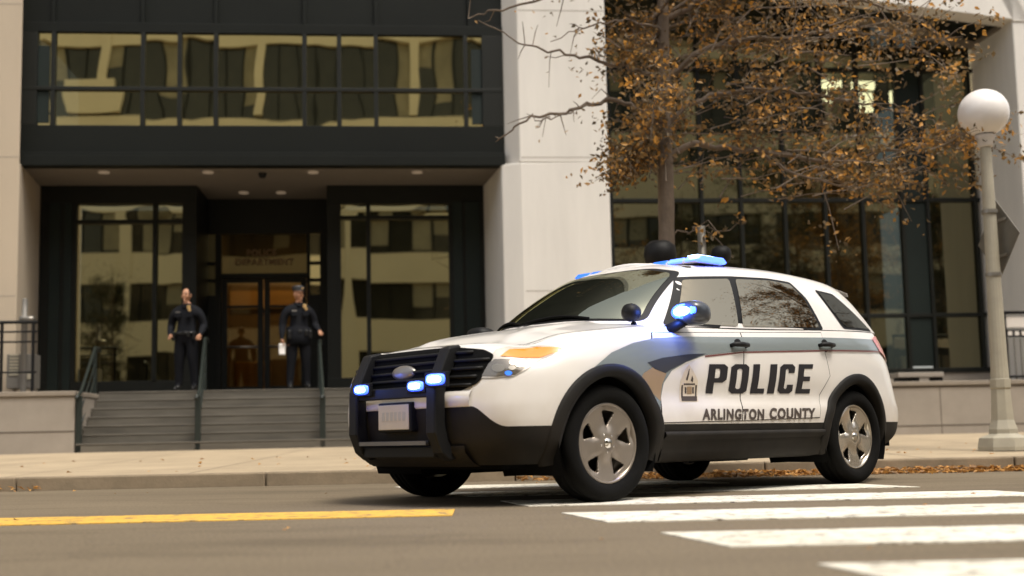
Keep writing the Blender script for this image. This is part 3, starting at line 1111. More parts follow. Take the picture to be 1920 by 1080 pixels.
# ================================================================= OFFICE BLOCK ACROSS THE STREET (seen mirrored in the glass)
OW = -43.5
OB = thing('office_block', 'pale banded office block mirrored in the station glass', 'building', (0, OW, 0), 'F')
m = MB()
bands = [(-.1, .7), (5.4, 7.45), (9.8, 11.7), (13.9, 16.2), (17.5, 18.45), (23.0, 24.3), (26.6, 29.0)]
for z0, z1 in bands:
    m.box(-70, 80, OW - .6, OW, z0, z1)
m.box(-70, 80, OW - 18, OW - .62, -.1, 28.8)
part('wall', m, M['opp_wall'], OB)
m = MB()
mb2 = MB()
mbl = MB()
for (a0_, a1_), (b0_, b1_) in zip(bands[:-1], bands[1:]):
    m.box(-70, 80, OW - .55, OW - .35, a1_, b0_)
    u = -70
    while u < 80:
        mb2.box(u, u + .09, OW - .35, OW - .22, a1_, b0_)
        if random.random() < .42:
            h = random.uniform(.25, 1) * (b0_ - a1_)
            mbl.box(u + .12, u + 1.30, OW - .345, OW - .33, b0_ - h, b0_)
        u += 1.4
part('window_band', m, M['opp_win'], OB)
part('mullion', mb2, M['dark_metal'], OB)
part('blind', mbl, M['opp_blind'], OB)
m = MB()
uo1 = FU(490, 160, 2 * W_UP - OW).x
uo2 = FU(771, 160, 2 * W_UP - OW).x
for k in range(-7, 10):
    u = uo1 + k * (uo2 - uo1)
    m.box(u - .33, u + .33, OW - .3, OW + .12, 18.7, 28.9)
uo3 = FU(232, 580, 2 * W_EN - OW).x
for k in range(-4, 7):
    u = uo3 + k * 12.6
    m.box(u - .4, u + .4, OW - .3, OW + .12, 0, 17.5)
ua, ub = FU(100, 200, 2 * W_UP - OW).x, FU(236, 200, 2 * W_UP - OW).x
m.box(ua, ub, OW - .3, OW + .3, 18.7, 20.3)
part('pilaster', m, M['opp_wall'], OB)

SB = thing('corner_building', 'tan banded building further down the street mirrored in the car windows', 'building', (0, 0, 0))
SB.location = (48, 16, 0)
m = MB()
for z0, z1 in ((0, 3.2), (5.6, 7.2), (9.6, 11.2), (13.6, 15.2)):
    m.box(0, 30, -24, 22, z0, z1)
m.box(.6, 29, -23.5, 21.5, 0, 14.8)
part('wall', m, M['opp_wall'], SB)
for z0, z1 in ((3.2, 5.6), (7.2, 9.6), (11.2, 13.6)):
    m = MB()
    m.box(.3, .65, -23.8, 21.8, z0, z1)
    part('window_band', m, M['opp_win'], SB)

# ================================================================= STREET LAMP
LY = 12.9
p = onY(1851, 300, LY)
LX = onY(1868, 600, LY).x
zg0 = 0.165
LP = thing('street_lamp', 'white globe street lamp on a tapered grey green pole at right kerb', 'street lamp', (LX, LY, zg0))
zc = onY(1843, 212, LY).z
gr = 0.275
m = MB()
n = 24
m.lathe([(max(.001, gr * math.sin(PI * (i + .0) / n)), zc - gr * math.cos(PI * i / n) * .97) for i in range(3, n)] + [(.001, zc + gr * .97)], (LX, LY, 0), 'Z', 40)
part('globe', m, M['globe'], LP, smooth=True)
m = MB()
zn = zc - gr
m.lathe([(.001, zn + .02), (.11, zn + .02), (.115, zn), (.10, zn - .03), (.085, zn - .06), (.085, zn - .10), (.07, zn - .12), (.001, zn - .12)], (LX, LY, 0), 'Z', 28)
part('collar', m, M['banner'], LP, smooth=True)
m = MB()
zb2 = zg0 + .78
m.lathe([(.06, zn - .12), (.066, zn - .6), (.075, 2.2), (.088, 1.2), (.095, zb2)], (LX, LY, 0), 'Z', 16)
part('pole', m, M['lamp_metal'], LP, smooth=False)
for z in (onY(1870, 397, LY).z, onY(1870, 515, LY).z):
    m = MB()
    m.lathe([(.072, z - .02), (.086, z - .02), (.086, z + .02), (.072, z + .02)], (LX, LY, 0), 'Z', 20)
    part('strap', m, M['steel'], LP, smooth=False)
m = MB()
m.lathe([(.095, zb2), (.115, zb2 - .0), (.115, zb2 - .10), (.105, zb2 - .11), (.125, zb2 - .45), (.16, zb2 - .55), (.16, zb2 - .6), (.27, zb2 - .64), (.29, zb2 - .74), (.29, zg0)], (LX, LY, 0), 'Z', 8)
part('base', m, M['lamp_metal'], LP, bevel=0.006)
# diamond sign strapped to it
zs = onY(1880, 462, LY).z
SGN = thing('road_sign', 'diamond road sign seen from behind, strapped to the lamp pole', 'sign', (LX, LY, zs))
m = MB()
ang = rad(97)
e = Vector((math.cos(ang), math.sin(ang), 0))
nn = Vector((e.y, -e.x, 0))
cc = Vector((LX + .125, LY + .11, zs + .10))
hd = .44
pts = [cc + e * hd, cc + Vector((0, 0, hd)), cc - e * hd, cc - Vector((0, 0, hd))]
m.hexa([q - nn * .003 for q in pts], [q + nn * .003 for q in pts])
part('plate', m, M['sign_back'], SGN)
m = MB()
for dz in (-.2, .2):
    q = cc + Vector((0, 0, dz))
    m.hexa([q + e * .2 * s1 + Vector((0, 0, s2)) - nn * .03 for s1, s2 in ((-1, -.015), (1, -.015), (1, .015), (-1, .015))],
           [q + e * .2 * s1 + Vector((0, 0, s2)) - nn * .004 for s1, s2 in ((-1, -.015), (1, -.015), (1, .015), (-1, .015))])
part('bracket', m, M['steel'], SGN)

# ================================================================= SIGNAL POST behind the car roof
TY = 13.3
q1 = onY(1316, 460, TY)
SP = thing('signal_post', 'dark signal post with rounded heads behind the car roof', 'signal', (q1.x, TY, .17))
m = MB()
m.tube([(q1.x, TY, .17), (q1.x, TY, q1.z + .22)], [.05, .045], 12)
part('pole', m, M['sign_back'], SP, smooth=True)
m = MB()
zc2 = onY(1290, 490, TY).z
m.tube([(onY(1238, 485, TY).x, TY, zc2), (onY(1352, 485, TY).x, TY, zc2)], .022, 8)
part('arm', m, M['black_trim'], SP, smooth=True)
for px, py, s in ((1238, 478, 1.0), (1352, 478, .62)):
    m = MB()
    q = onY(px, py, TY)
    m.lathe([(.001, q.z + .17 * s), (.11 * s, q.z + .155 * s), (.175 * s, q.z + .10 * s), (.19 * s, q.z), (.17 * s, q.z - .10 * s), (.10 * s, q.z - .17 * s), (.001, q.z - .18 * s)], (q.x, TY, 0), 'Z', 20)
    part('signal_head', m, M['black_trim'], SP, smooth=True)

# ================================================================= POLICE CAR
# local frame: +X ahead, +Y the driver's side, Z up, origin on the ground under the front axle
CYAW = rad(180 + 42.98)
CT = Vector((-0.044, 8.01, 0))
CR = Matrix.Rotation(CYAW, 3, 'Z')
CI = CR.transposed()
CAR = thing('police_car', 'white police car with blue lights and silver blue side stripe turning over the crosswalk', 'police car', (0, 0, 0))
CAR.location = CT
CAR.rotation_euler = (0, 0, CYAW)


def crm(p0, p1, p2, p3, t):
    return 0.5 * ((2 * p1) + (p2 - p0) * t + (2 * p0 - 5 * p1 + 4 * p2 - p3) * t * t + (3 * p1 - p0 - 3 * p2 + p3) * t ** 3)


def spline(pts, n):
    """Catmull-Rom through pts, n samples per span"""
    out = []
    P_ = [Vector(p) for p in pts]
    for i in range(len(P_) - 1):
        a = P_[i - 1] if i else P_[0] * 2 - P_[1]
        d = P_[i + 2] if i + 2 < len(P_) else P_[-1] * 2 - P_[-2]
        for k in range(n):
            out.append(crm(a, P_[i], P_[i + 1], d, k / n))
    out.append(P_[-1])
    return out


def loft(ctrl, nu, nv):
    """ctrl: list of rows of 3-D points, smooth in both directions"""
    rows = [spline(r, nu) for r in ctrl]
    cols = [spline([r[j] for r in rows], nv) for j in range(len(rows[0]))]
    return [[c[i] for c in cols] for i in range(len(cols[0]))]


# columns round the body (driver's half): front centre -> side -> rear centre
def ring(fc, fcy, ycor, ys, rc, zf, zs, tuck=0.0):
    """fc front-centre x, ycor half width of the nose, ys half widths along the side, rc rear-centre x"""
    zf0, zf1 = zf
    return [
        (fc, 0, zf0), (fc - .008, .25, zf0), (fc - .045, .50, zf0 + (zf1 - zf0) * .1), (fc - .15, ycor * .86, zf0 + (zf1 - zf0) * .4), (fc - .33, ycor, zf1),
        (.30, ys[0], zs[0]), (0, ys[1], zs[1]), (-.45, ys[2], zs[2]), (-1.0, ys[3], zs[3]), (-1.6, ys[4], zs[4]), (-2.3, ys[5], zs[5]), (-2.865, ys[6], zs[6]),
        (-3.25, ys[7], zs[7]), (rc + .28, ys[7] - .055, zs[8]), (rc + .09, ys[7] - .19, zs[8]), (rc + .02, .42, zs[8]), (rc, 0, zs[8])]


U9 = lambda z: [z] * 9
RINGS = [
    ring(.80, 0, .80, [.87, .875, .885, .89, .89, .89, .885, .85], -3.70, (.25, .25), U9(.25)),
    ring(.885, 0, .86, [.92, .93, .93, .935, .935, .935, .93, .90], -3.86, (.36, .36), U9(.36)),
    ring(.915, 0, .89, [.945, .957, .957, .957, .957, .957, .955, .92], -3.90, (.48, .48), U9(.48)),
    ring(.925, 0, .895, [.955, .965, .958, .962, .964, .966, .966, .93], -3.89, (.58, .58), U9(.58)),
    ring(.915, 0, .895, [.96, .970, .952, .943, .943, .947, .968, .935], -3.85, (.665, .665), U9(.665)),
    ring(.885, 0, .89, [.955, .972, .968, .968, .968, .970, .972, .935], -3.80, (.79, .80), [.80, .80, .80, .80, .80, .80, .81, .82, .82]),
    ring(.855, 0, .865, [.94, .968, .975, .978, .978, .980, .975, .930], -3.76, (.89, .87), [.90, .905, .91, .915, .92, .93, .94, .95, .95]),
    ring(.83, 0, .80, [.895, .945, .967, .970, .972, .975, .965, .915], -3.72, (.955, .93), [.985, 1.01, 1.03, 1.035, 1.045, 1.06, 1.07, 1.08, 1.08]),
    ring(.79, 0, .70, [.83, .895, .93, .935, .938, .94, .925, .875], -3.68, (.985, .975), [1.035, 1.075, 1.115, 1.13, 1.145, 1.175, 1.195, 1.205, 1.205]),
]
NU, NV = 14, 10
half = loft(RINGS, NU, NV)
for r_ in half:
    for v in r_:
        v.y = max(0.0, v.y)
full = [[Vector((p.x, -p.y, p.z)) for p in r_[:0:-1]] + r_[:-1] for r_ in half]      # closed loop
fullc = [r_ + [r_[0]] for r_ in full]
WB = 2.865


def out_arch(c):
    if abs(c.y) < .45:
        return 1.0
    return min(math.hypot(c.x - xw, c.z - .365) - .435 for xw in (0, -WB))


def grid_faces(rows, fns):
    """faces of a grid clipped to the region where every fn(v) > 0"""
    k = MB()
    h, w = len(rows), len(rows[0])
    for i in range(h - 1):
        for j in range(w - 1):
            poly = [rows[i][j], rows[i][j + 1], rows[i + 1][j + 1], rows[i + 1][j]]
            for fn in fns:
                vals = [fn(p) for p in poly]
                if all(v >= 0 for v in vals):
                    continue
                new = []
                n_ = len(poly)
                for a in range(n_):
                    b = (a + 1) % n_
                    if vals[a] >= 0:
                        new.append(poly[a])
                    if (vals[a] >= 0) != (vals[b] >= 0):
                        new.append(poly[a].lerp(poly[b], vals[a] / (vals[a] - vals[b])))
                poly = new
                if len(poly) < 3:
                    break
            if len(poly) >= 3:
                k.add(poly, [tuple(range(len(poly)))])
    return k


_bv = [p for r_ in fullc for p in r_]
_w = len(fullc[0])
BODY = BVHTree.FromPolygons(_bv, [(i * _w + j, i * _w + j + 1, (i + 1) * _w + j + 1, (i + 1) * _w + j) for i in range(len(fullc) - 1) for j in range(_w - 1)])


def is_clad(c):
    lim = .478
    if c.x > .45:
        t = min(1, max(0, (.80 - abs(c.y)) / .20))
        lim += .125 * t * t * (3 - 2 * t)
    return lim - c.z


def strip_unused(me):
    bm = bmesh.new()
    bm.from_mesh(me)
    bmesh.ops.delete(bm, geom=[v for v in bm.verts if not v.link_faces], context='VERTS')
    bmesh.ops.remove_doubles(bm, verts=bm.verts, dist=1e-5)
    bmesh.ops.recalc_face_normals(bm, faces=bm.faces)
    bm.to_mesh(me)
    bm.free()


def cpart(name, k, mats, parent=None, smooth=True, bevel=0.0, fix=True, **kw):
    return part(name, k, mats, parent or CAR, smooth=smooth, bevel=bevel, fix=fix, **kw)


def gridpart(name, rows, keep, m, parent=None, thick=0.0):
    me = grid_faces(rows, keep).mesh(name, Vector(), True)
    strip_unused(me)
    o = cpart(name, me, m, parent, fix=False)
    if thick:
        sd_ = o.modifiers.new('solid', 'SOLIDIFY')
        sd_.thickness = thick
        sd_.offset = -1
    return o


gridpart('body', fullc, [lambda c: -is_clad(c), out_arch], M['paint'])
gridpart('lower_cladding', fullc, [is_clad, out_arch], M['clad'])

# hood, with a raised centre and two soft ribs
top = half[-1]
hoodrows = []
nh = 26
front = [p for p in top if p.x > -.50]
i0 = 0
xs = [.79 - (i / nh) * 1.29 for i in range(nh + 1)]


def edge_at(x):
    for a, b in zip(front[:-1], front[1:]):
        if a.x >= x >= b.x and a.x != b.x:
            t = (a.x - x) / (a.x - b.x)
            return a.lerp(b, t)
    return front[0] if x > front[0].x else front[-1]


def hood_z(x, y):
    e = edge_at(x)
    s = min(1, abs(y) / max(e.y, .05))
    t = (.79 - x) / 1.25
    crown = .018 + .062 * min(1, t * 1.3)
    rib = .014 * math.exp(-((abs(y) - .47 * (1 - .1 * t)) / .07) ** 2) * min(1, t * 4)
    return e.z + crown * (1 - s ** 2.4) * min(1, t * 9 + .15) + rib * (1 - s ** 6)


for x in xs:
    e = edge_at(x)
    yw = max(e.y, .30) - .004
    bow = 0.13 * max(0.0, (x + .5) / 1.29) * 0
    row = []
    for j in range(-16, 17):
        y = yw * j / 16
        row.append(Vector((x - bow, y, hood_z(x, y))))
    hoodrows.append(row)
k = MB()
k.grid(hoodrows)
o = cpart('hood', k, M['paint'])
# shut line beside the hood
k = MB()
for s in (1, -1):
    pts = [Vector((x, s * (edge_at(x).y - .035), hood_z(x, edge_at(x).y - .035) + .0015)) for x in xs[6:]]
    for a, b in zip(pts[:-1], pts[1:]):
        k.add([a, b, b + Vector((0, -s * .008, .0008)), a + Vector((0, -s * .008, .0008))], [(0, 1, 2, 3)])
cpart('hood_seam', k, M['void'], fix=False)

# cabin: belt ring -> roof edge ring
belt = [(-.24, 0, 1.185), (-.27, .30, 1.18), (-.42, .58, 1.165), (-.60, .745, 1.145), (-.82, .85, 1.14), (-1.3, .895, 1.15), (-1.8, .905, 1.165), (-2.3, .905, 1.185),
        (-2.865, .89, 1.205), (-3.2, .865, 1.215), (-3.48, .79, 1.215), (-3.60, .64, 1.215), (-3.65, .35, 1.215), (-3.66, 0, 1.215)]
roof = [(-1.06, 0, 1.635), (-1.08, .28, 1.63), (-1.15, .50, 1.61), (-1.22, .615, 1.59), (-1.34, .66, 1.595), (-1.6, .685, 1.61), (-1.95, .70, 1.622), (-2.35, .70, 1.625),
        (-2.80, .685, 1.61), (-3.05, .665, 1.59), (-3.22, .61, 1.575), (-3.34, .50, 1.57), (-3.40, .26, 1.575), (-3.42, 0, 1.575)]
mid1 = [tuple(a + (b - a) * .36 + d for a, b, d in zip(p, q, dd)) for p, q, dd in zip(belt, roof, [(.03, 0, .012)] * 2 + [(.025, .012, .01)] * 2 + [(.0, .018, .0)] * 7 + [(-.02, .012, .0)] * 3)]
mid2 = [tuple(a + (b - a) * .74 + d for a, b, d in zip(p, q, dd)) for p, q, dd in zip(belt, roof, [(.025, 0, .016)] * 2 + [(.02, .015, .013)] * 2 + [(.0, .022, .0)] * 7 + [(-.025, .012, .0)] * 3)]
ins = []
for p in roof:
    v = Vector(p)
    ins.append((v.x + (-.14 if v.x > -1.3 else (.14 if v.x < -3.3 else 0)), v.y * .86, v.z + .042))
cab = loft([belt, mid1, mid2, roof, ins], 8, 5)
for r_ in cab:
    for v in r_:
        v.y = max(0.0, v.y)
cabc = [[Vector((p.x, -p.y, p.z)) for p in r_[:0:-1]] + r_ for r_ in cab]
_w = len(cabc[0])
_cv = [p for r_ in cabc for p in r_]
CAB = BVHTree.FromPolygons(_cv, [(i * _w + j, i * _w + j + 1, (i + 1) * _w + j + 1, (i + 1) * _w + j) for i in range(len(cabc) - 1) for j in range(_w - 1)])
# side-projected window outlines (x, z), driver's side


def hit_px(px, py, tree, fallback_y=.9):
    o_ = CI @ (CAMP - CT)
    d_ = (CI @ ray(px, py)).normalized()
    h_ = tree.ray_cast(o_, d_)
    if h_[0] is not None:
        return h_[0]
    return o_ + d_ * ((fallback_y - o_.y) / d_.y)


def pxpoly(pts, tree, fy=.9):
    return [(q.x, q.z) for q in (hit_px(a, b, tree, fy) for a, b in pts)]


def side_y(tree, x, z, s=1):
    h_ = tree.ray_cast(Vector((x, s * 2.0, z)), Vector((0, -s, 0)))
    return abs(h_[0].y) if h_[0] is not None else None


def side_patch(poly, tree, off, s=1, step=.05, thick=0.0):
    """a panel lying on the body side, cut to an (x, z) outline"""
    bm = bmesh.new()
    vs = [bm.verts.new((x, 0, z)) for x, z in poly]
    bm.faces.new(vs)
    x0, x1 = min(p_[0] for p_ in poly), max(p_[0] for p_ in poly)
    z0, z1 = min(p_[1] for p_ in poly), max(p_[1] for p_ in poly)
    q = x0 + step
    while q < x1:
        bmesh.ops.bisect_plane(bm, geom=bm.verts[:] + bm.edges[:] + bm.faces[:], plane_co=(q, 0, 0), plane_no=(1, 0, 0))
        q += step
    q = z0 + step
    while q < z1:
        bmesh.ops.bisect_plane(bm, geom=bm.verts[:] + bm.edges[:] + bm.faces[:], plane_co=(0, 0, q), plane_no=(0, 0, 1))
        q += step
    bmesh.ops.triangulate(bm, faces=[f for f in bm.faces if len(f.verts) > 4])
    last = .9
    miss = []
    for v in bm.verts:
        y = side_y(tree, v.co.x, v.co.z, s)
        if y is None:
            miss.append(v)
            continue
        v.co.y = s * (y + off)
    if miss:
        ok = [v for v in bm.verts if v not in miss]
        for v in miss:
            near = min(ok, key=lambda w_: (w_.co.x - v.co.x) ** 2 + (w_.co.z - v.co.z) ** 2) if ok else None
            v.co.y = near.co.y if near else s * .9
    bmesh.ops.recalc_face_normals(bm, faces=bm.faces)
    up = sum((f.normal.y for f in bm.faces)) * s
    if up < 0:
        bmesh.ops.reverse_faces(bm, faces=bm.faces)
    me = bpy.data.meshes.new('panel')
    bm.to_mesh(me)
    bm.free()
    for p_ in me.polygons:
        p_.use_smooth = True
    return me


def rounded(poly, r, n=4):
    out = []
    m_ = len(poly)
    for i in range(m_):
        a, b, c = Vector(poly[i - 1]), Vector(poly[i]), Vector(poly[(i + 1) % m_])
        ra = min(r, (a - b).length * .45)
        rc_ = min(r, (c - b).length * .45)
        p0 = b + (a - b).normalized() * ra
        p2 = b + (c - b).normalized() * rc_
        for k_ in range(n + 1):
            t = k_ / n
            out.append(tuple(p0 * (1 - t) ** 2 + b * 2 * t * (1 - t) + p2 * t * t))
    return out


WF = [(-.80, 1.165), (-1.08, 1.50), (-1.545, 1.537), (-1.425, 1.168)]
WR = [(-1.475, 1.17), (-1.615, 1.54), (-2.03, 1.56), (-2.30, 1.55), (-2.41, 1.42), (-2.47, 1.21)]
WD = [(-2.86, 1.235), (-2.76, 1.37), (-2.68, 1.515), (-2.90, 1.50), (-3.10, 1.37), (-3.30, 1.24)]
frame_poly = rounded([(-.70, 1.15), (-1.05, 1.522), (-1.58, 1.56), (-2.03, 1.578), (-2.32, 1.57), (-2.45, 1.44), (-2.52, 1.195), (-1.45, 1.148)], .03)
win_name = 'side_window'


def hole_keep(c):
    return True


gridpart('cabin_shell', cabc, [], M['paint'])
for s in (1, -1):
    me = side_patch(frame_poly, CAB, .003, s)
    cpart('window_surround', me, M['black_trim'], fix=False)
    for pl in (WF, WR):
        cpart('side_window', side_patch(rounded(pl, .03), CAB, .007, s), M['car_glass'], fix=False)
    cpart('window_surround', side_patch(rounded([(-2.83, 1.218), (-2.735, 1.37), (-2.645, 1.533), (-2.915, 1.518), (-3.13, 1.37), (-3.34, 1.222)], .03), CAB, .003, s), M['black_trim'], fix=False)
    cpart('side_window', side_patch(rounded(WD, .03), CAB, .007, s), M['quarter_glass'], fix=False)


# windshield and rear window: panels projected along X
def end_patch(poly, tree, off, d, step=.05):
    bm = bmesh.new()
    bm.faces.new([bm.verts.new((0, y, z)) for y, z in poly])
    y0, y1 = min(p_[0] for p_ in poly), max(p_[0] for p_ in poly)
    z0, z1 = min(p_[1] for p_ in poly), max(p_[1] for p_ in poly)
    for ax, q, q1 in ((1, y0 + step, y1), (2, z0 + step / 2, z1)):
        while q < q1:
            co_ = [0, 0, 0]; no_ = [0, 0, 0]
            co_[ax] = q; no_[ax] = 1
            bmesh.ops.bisect_plane(bm, geom=bm.verts[:] + bm.edges[:] + bm.faces[:], plane_co=co_, plane_no=no_)
            q += step if ax == 1 else step / 2
    bmesh.ops.triangulate(bm, faces=[f for f in bm.faces if len(f.verts) > 4])
    for v in bm.verts:
        h_ = tree.ray_cast(Vector((d * 6 - 1.5, v.co.y, v.co.z)), Vector((-d, 0, 0)))
        if h_[0] is not None:
            v.co = h_[0] + h_[1] * (off if h_[1].x * d > 0 else -off)
    bmesh.ops.recalc_face_normals(bm, faces=bm.faces)
    if sum(f.normal.x for f in bm.faces) * d < 0:
        bmesh.ops.reverse_faces(bm, faces=bm.faces)
    me = bpy.data.meshes.new('panel')
    bm.to_mesh(me)
    bm.free()
    for p_ in me.polygons:
        p_.use_smooth = True
    return me


WS = [(-.70, 1.185), (-.35, 1.205), (.35, 1.205), (.70, 1.185), (.60, 1.55), (.40, 1.595), (-.40, 1.595), (-.60, 1.55)]
cpart('windshield_surround', end_patch(rounded([(y * 1.045, z + (.018 if z > 1.4 else -.012)) for y, z in WS], .05), CAB, .003, 1), M['black_trim'], fix=False)
WSO = cpart('windshield', end_patch(rounded(WS, .05), CAB, .008, 1), M['shield_glass'], fix=False)
cpart('rear_window', end_patch(rounded([(-.62, 1.25), (.62, 1.25), (.50, 1.50), (-.50, 1.50)], .06), CAB, .006, -1), M['car_glass'], fix=False)
# roof skin
k = MB()
rr_ = cab[-1]
n_ = len(rr_)
rows = []
for p in rr_:
    rows.append([Vector((p.x, p.y * j / 10, p.z + .045 * (1 - (j / 10) ** 2) * min(1, p.y * 3))) for j in range(-10, 11)])
k.grid(rows)
cpart('roof', k, M['paint'])
# rear spoiler
k = MB()
k.grid([[Vector((-3.22, y, 1.60 + .03 * (1 - (y / .6) ** 2))) for y in [-.58 + .116 * i for i in range(11)]],
        [Vector((-3.46, y, 1.575 + .03 * (1 - (y / .6) ** 2))) for y in [-.56 + .112 * i for i in range(11)]],
        [Vector((-3.47, y, 1.545 + .03 * (1 - (y / .6) ** 2))) for y in [-.56 + .112 * i for i in range(11)]],
        [Vector((-3.36, y, 1.54 + .03 * (1 - (y / .6) ** 2))) for y in [-.56 + .112 * i for i in range(11)]]])
cpart('spoiler', k, M['paint'])
# dashboard, seats and roof lining inside
k = MB()
k.box(-.95, -.45, -.70, .70, .95, 1.16)
k.box(-3.4, -.9, -.80, .80, .45, .60)
cpart('dashboard', k, M['void'], bevel=.05)
for yy in (.38, -.38):
    k = MB()
    k.box(-1.75, -1.58, yy - .23, yy + .23, .60, 1.26)
    k.box(-1.72, -1.62, yy - .13, yy + .13, 1.29, 1.44)
    cpart('seat', k, M['trousers'], bevel=.05, smooth=False)
k = MB()
k.box(-2.05, -1.99, -.74, .74, .6, 1.5)
cpart('partition_screen', k, M['void'], smooth=False)

# underbody, wheel wells
k = MB()
k.box(-3.5, .62, -.62, .62, .22, .62)
k.box(-2.42, -.45, -.84, .84, .24, .6)
k.box(.40, .66, -.60, .60, .26, .7)
k.box(-3.6, -3.30, -.80, .80, .28, .7)
cpart('underbody', k, M['void'], smooth=False)
for xw in (0, -WB):
    for s in (1, -1):
        k = MB()
        rows = []
        for yy in (.40, .93):
            rows.append([(xw + .445 * math.cos(a), s * yy, .365 + .445 * math.sin(a)) for a in [rad(-25 + 230 * i / 28) for i in range(29)]])
        k.grid(rows)
        k.add([(xw + .46 * math.cos(a), s * .41, .365 + .46 * math.sin(a)) for a in [rad(-25 + 230 * i / 28) for i in range(29)]], [list(range(29))])
        cpart('wheel_well', k, M['void'])
        # flared arch trim
        k = MB()
        rows = []
        for i in range(41):
            a = rad(-16 + 212 * i / 40)
            ca, sa = math.cos(a), math.sin(a)
            ro = .492 + .012 * abs(ca) ** 2
            xo, zo = xw + ro * ca, .365 + ro * sa
            xi, zi = xw + .415 * ca, .365 + .415 * sa
            yo = side_y(BODY, xo, max(zo, .26), 1) or .93
            yi = side_y(BODY, xw + .44 * ca, max(.26, .365 + .44 * sa), 1) or .93
            rows.append([(xo, s * (yo - .012), max(zo, .235)), (xo, s * (yo + .010), max(zo, .235)), (xw + (ro - .015) * ca, s * (yo + .020), max(.235, .365 + (ro - .015) * sa)),
                         (xw + .445 * ca, s * (yi + .024), max(.235, .365 + .445 * sa)), (xi, s * (yi + .016), max(.235, zi)), (xi, s * (yi - .06), max(.235, zi))])
        k.grid(rows)
        cpart('arch_trim', k, M['clad'])

# rocker ledge
for s in (1, -1):
    k = MB()
    rows = []
    for i in range(14):
        x = -.50 - i * (1.87 / 13)
        rows.append([(x, s * .90, .44), (x, s * .972, .425), (x, s * .975, .40), (x, s * .935, .37), (x, s * .925, .30), (x, s * .90, .24), (x, s * .80, .225)])
    k.grid(rows)
    cpart('rocker_panel', k, M['clad'])

# doors: seams and handles
def pxs(pts):
    return pxpoly(pts, BODY, .96)


FD = pxs([(1241, 792), (1238, 742), (1240, 690), (1222, 636), (1222, 624), (1386, 624), (1392, 690), (1390, 788)])
RD = pxs([(1391.6, 788), (1393.6, 690), (1387.6, 624), (1538, 624), (1545, 660), (1555, 705), (1535, 740), (1536, 782)])


def grow(poly, d):
    c = sum((Vector(p_) for p_ in poly), Vector((0, 0))) / len(poly)
    return [tuple(Vector(p_) + (Vector(p_) - c).normalized() * d) for p_ in poly]


doors = {}
for s in (1, -1):
    for nm, pl in (('front', FD), ('rear', RD)):
        d_ = cpart('door', side_patch(pl, BODY, .0055, s, .03), M['paint'], fix=False)
        cpart('door_seam', side_patch(grow(pl, .008), BODY, .0036, s, .03), M['void'], d_, fix=False)
        doors[(nm, s)] = d_
for nm, px in (('front', 1383), ('rear', 1546)):
    q = hit_px(px, 648, BODY)
    for s in (1, -1):
        y = side_y(BODY, q.x, q.z)
        k = MB()
        k.tube([(q.x - .085, s * (y + .004), q.z - .004), (q.x - .075, s * (y + .035), q.z + .004), (q.x, s * (y + .045), q.z + .006), (q.x + .075, s * (y + .035), q.z + .004), (q.x + .09, s * (y + .004), q.z - .004)],
               [.012, .016, .018, .017, .013], 10)
        k.lathe([(.001, s * (y + .006)), (.045, s * (y + .006)), (.055, s * (y + .001))], (q.x, 0, q.z - .006), 'Y', 18)
        cpart('handle', k, M['black_trim'], doors[(nm, s)])

# livery
BAND = [(1663, 636), (1545, 633), (1390, 632), (1290, 631), (1225, 634), (1185, 643), (1145, 661), (1112, 689), (1096, 716), (1118, 708), (1146, 700), (1178, 704), (1206, 722), (1226, 750), (1236, 778),
        (1238, 745), (1243, 718), (1258, 695), (1285, 679), (1320, 666), (1390, 659), (1545, 656), (1663, 657)]
bp = pxs(BAND)
for s in (1, -1):
    cpart('side_stripe', side_patch(bp, BODY, .0074, s, .03), M['silver_blue'], fix=False)
    cpart('stripe_edge', side_patch(pxs([(1320, 667), (1390, 659.5), (1545, 656.5), (1664, 657.5), (1664, 660), (1545, 659), (1390, 662), (1320, 670)]), BODY, .0086, s, .03), M['maroon'], fix=False)
    cpart('stripe_swoosh', side_patch(pxs([(1322, 663), (1290, 664), (1240, 671), (1212, 680), (1226, 692), (1246, 700), (1256, 693), (1285, 678)]), BODY, .0088, s, .03), M['navy'], fix=False)
    cpart('stripe_swoosh', side_patch(pxs([(1196, 718), (1205, 700), (1222, 689), (1248, 700), (1240, 720), (1237, 752), (1220, 735)]), BODY, .0082, s, .03), M['gold'], fix=False)


def lay_text(s_, px0, py0, px1, py1, m, name, shear, off, step=.03, lift=.0090, spacing=1.0, parent=None):
    """px0,py0 = lower left corner, px1,py1 = upper right corner in the picture"""
    a_ = hit_px(px0, py0, BODY)
    b_2 = hit_px(px1, py1, BODY)
    me = text_mesh(s_, shear, off, spacing)
    bm = bmesh.new()
    bm.from_mesh(me)
    for v in bm.verts:
        v.co = Vector((a_.x + (b_2.x - a_.x) * v.co.x, 0, a_.z + (b_2.z - a_.z) * v.co.y))
    z = min(v.co.z for v in bm.verts)
    z1_ = max(v.co.z for v in bm.verts)
    while z < z1_:
        bmesh.ops.bisect_plane(bm, geom=bm.verts[:] + bm.edges[:] + bm.faces[:], plane_co=(0, 0, z), plane_no=(0, 0, 1))
        z += step
    for v in bm.verts:
        y = side_y(BODY, v.co.x, v.co.z)
        v.co.y = (y or .95) + lift
    bm.to_mesh(me)
    bm.free()
    return cpart(name, me, m, parent, smooth=False, fix=False)




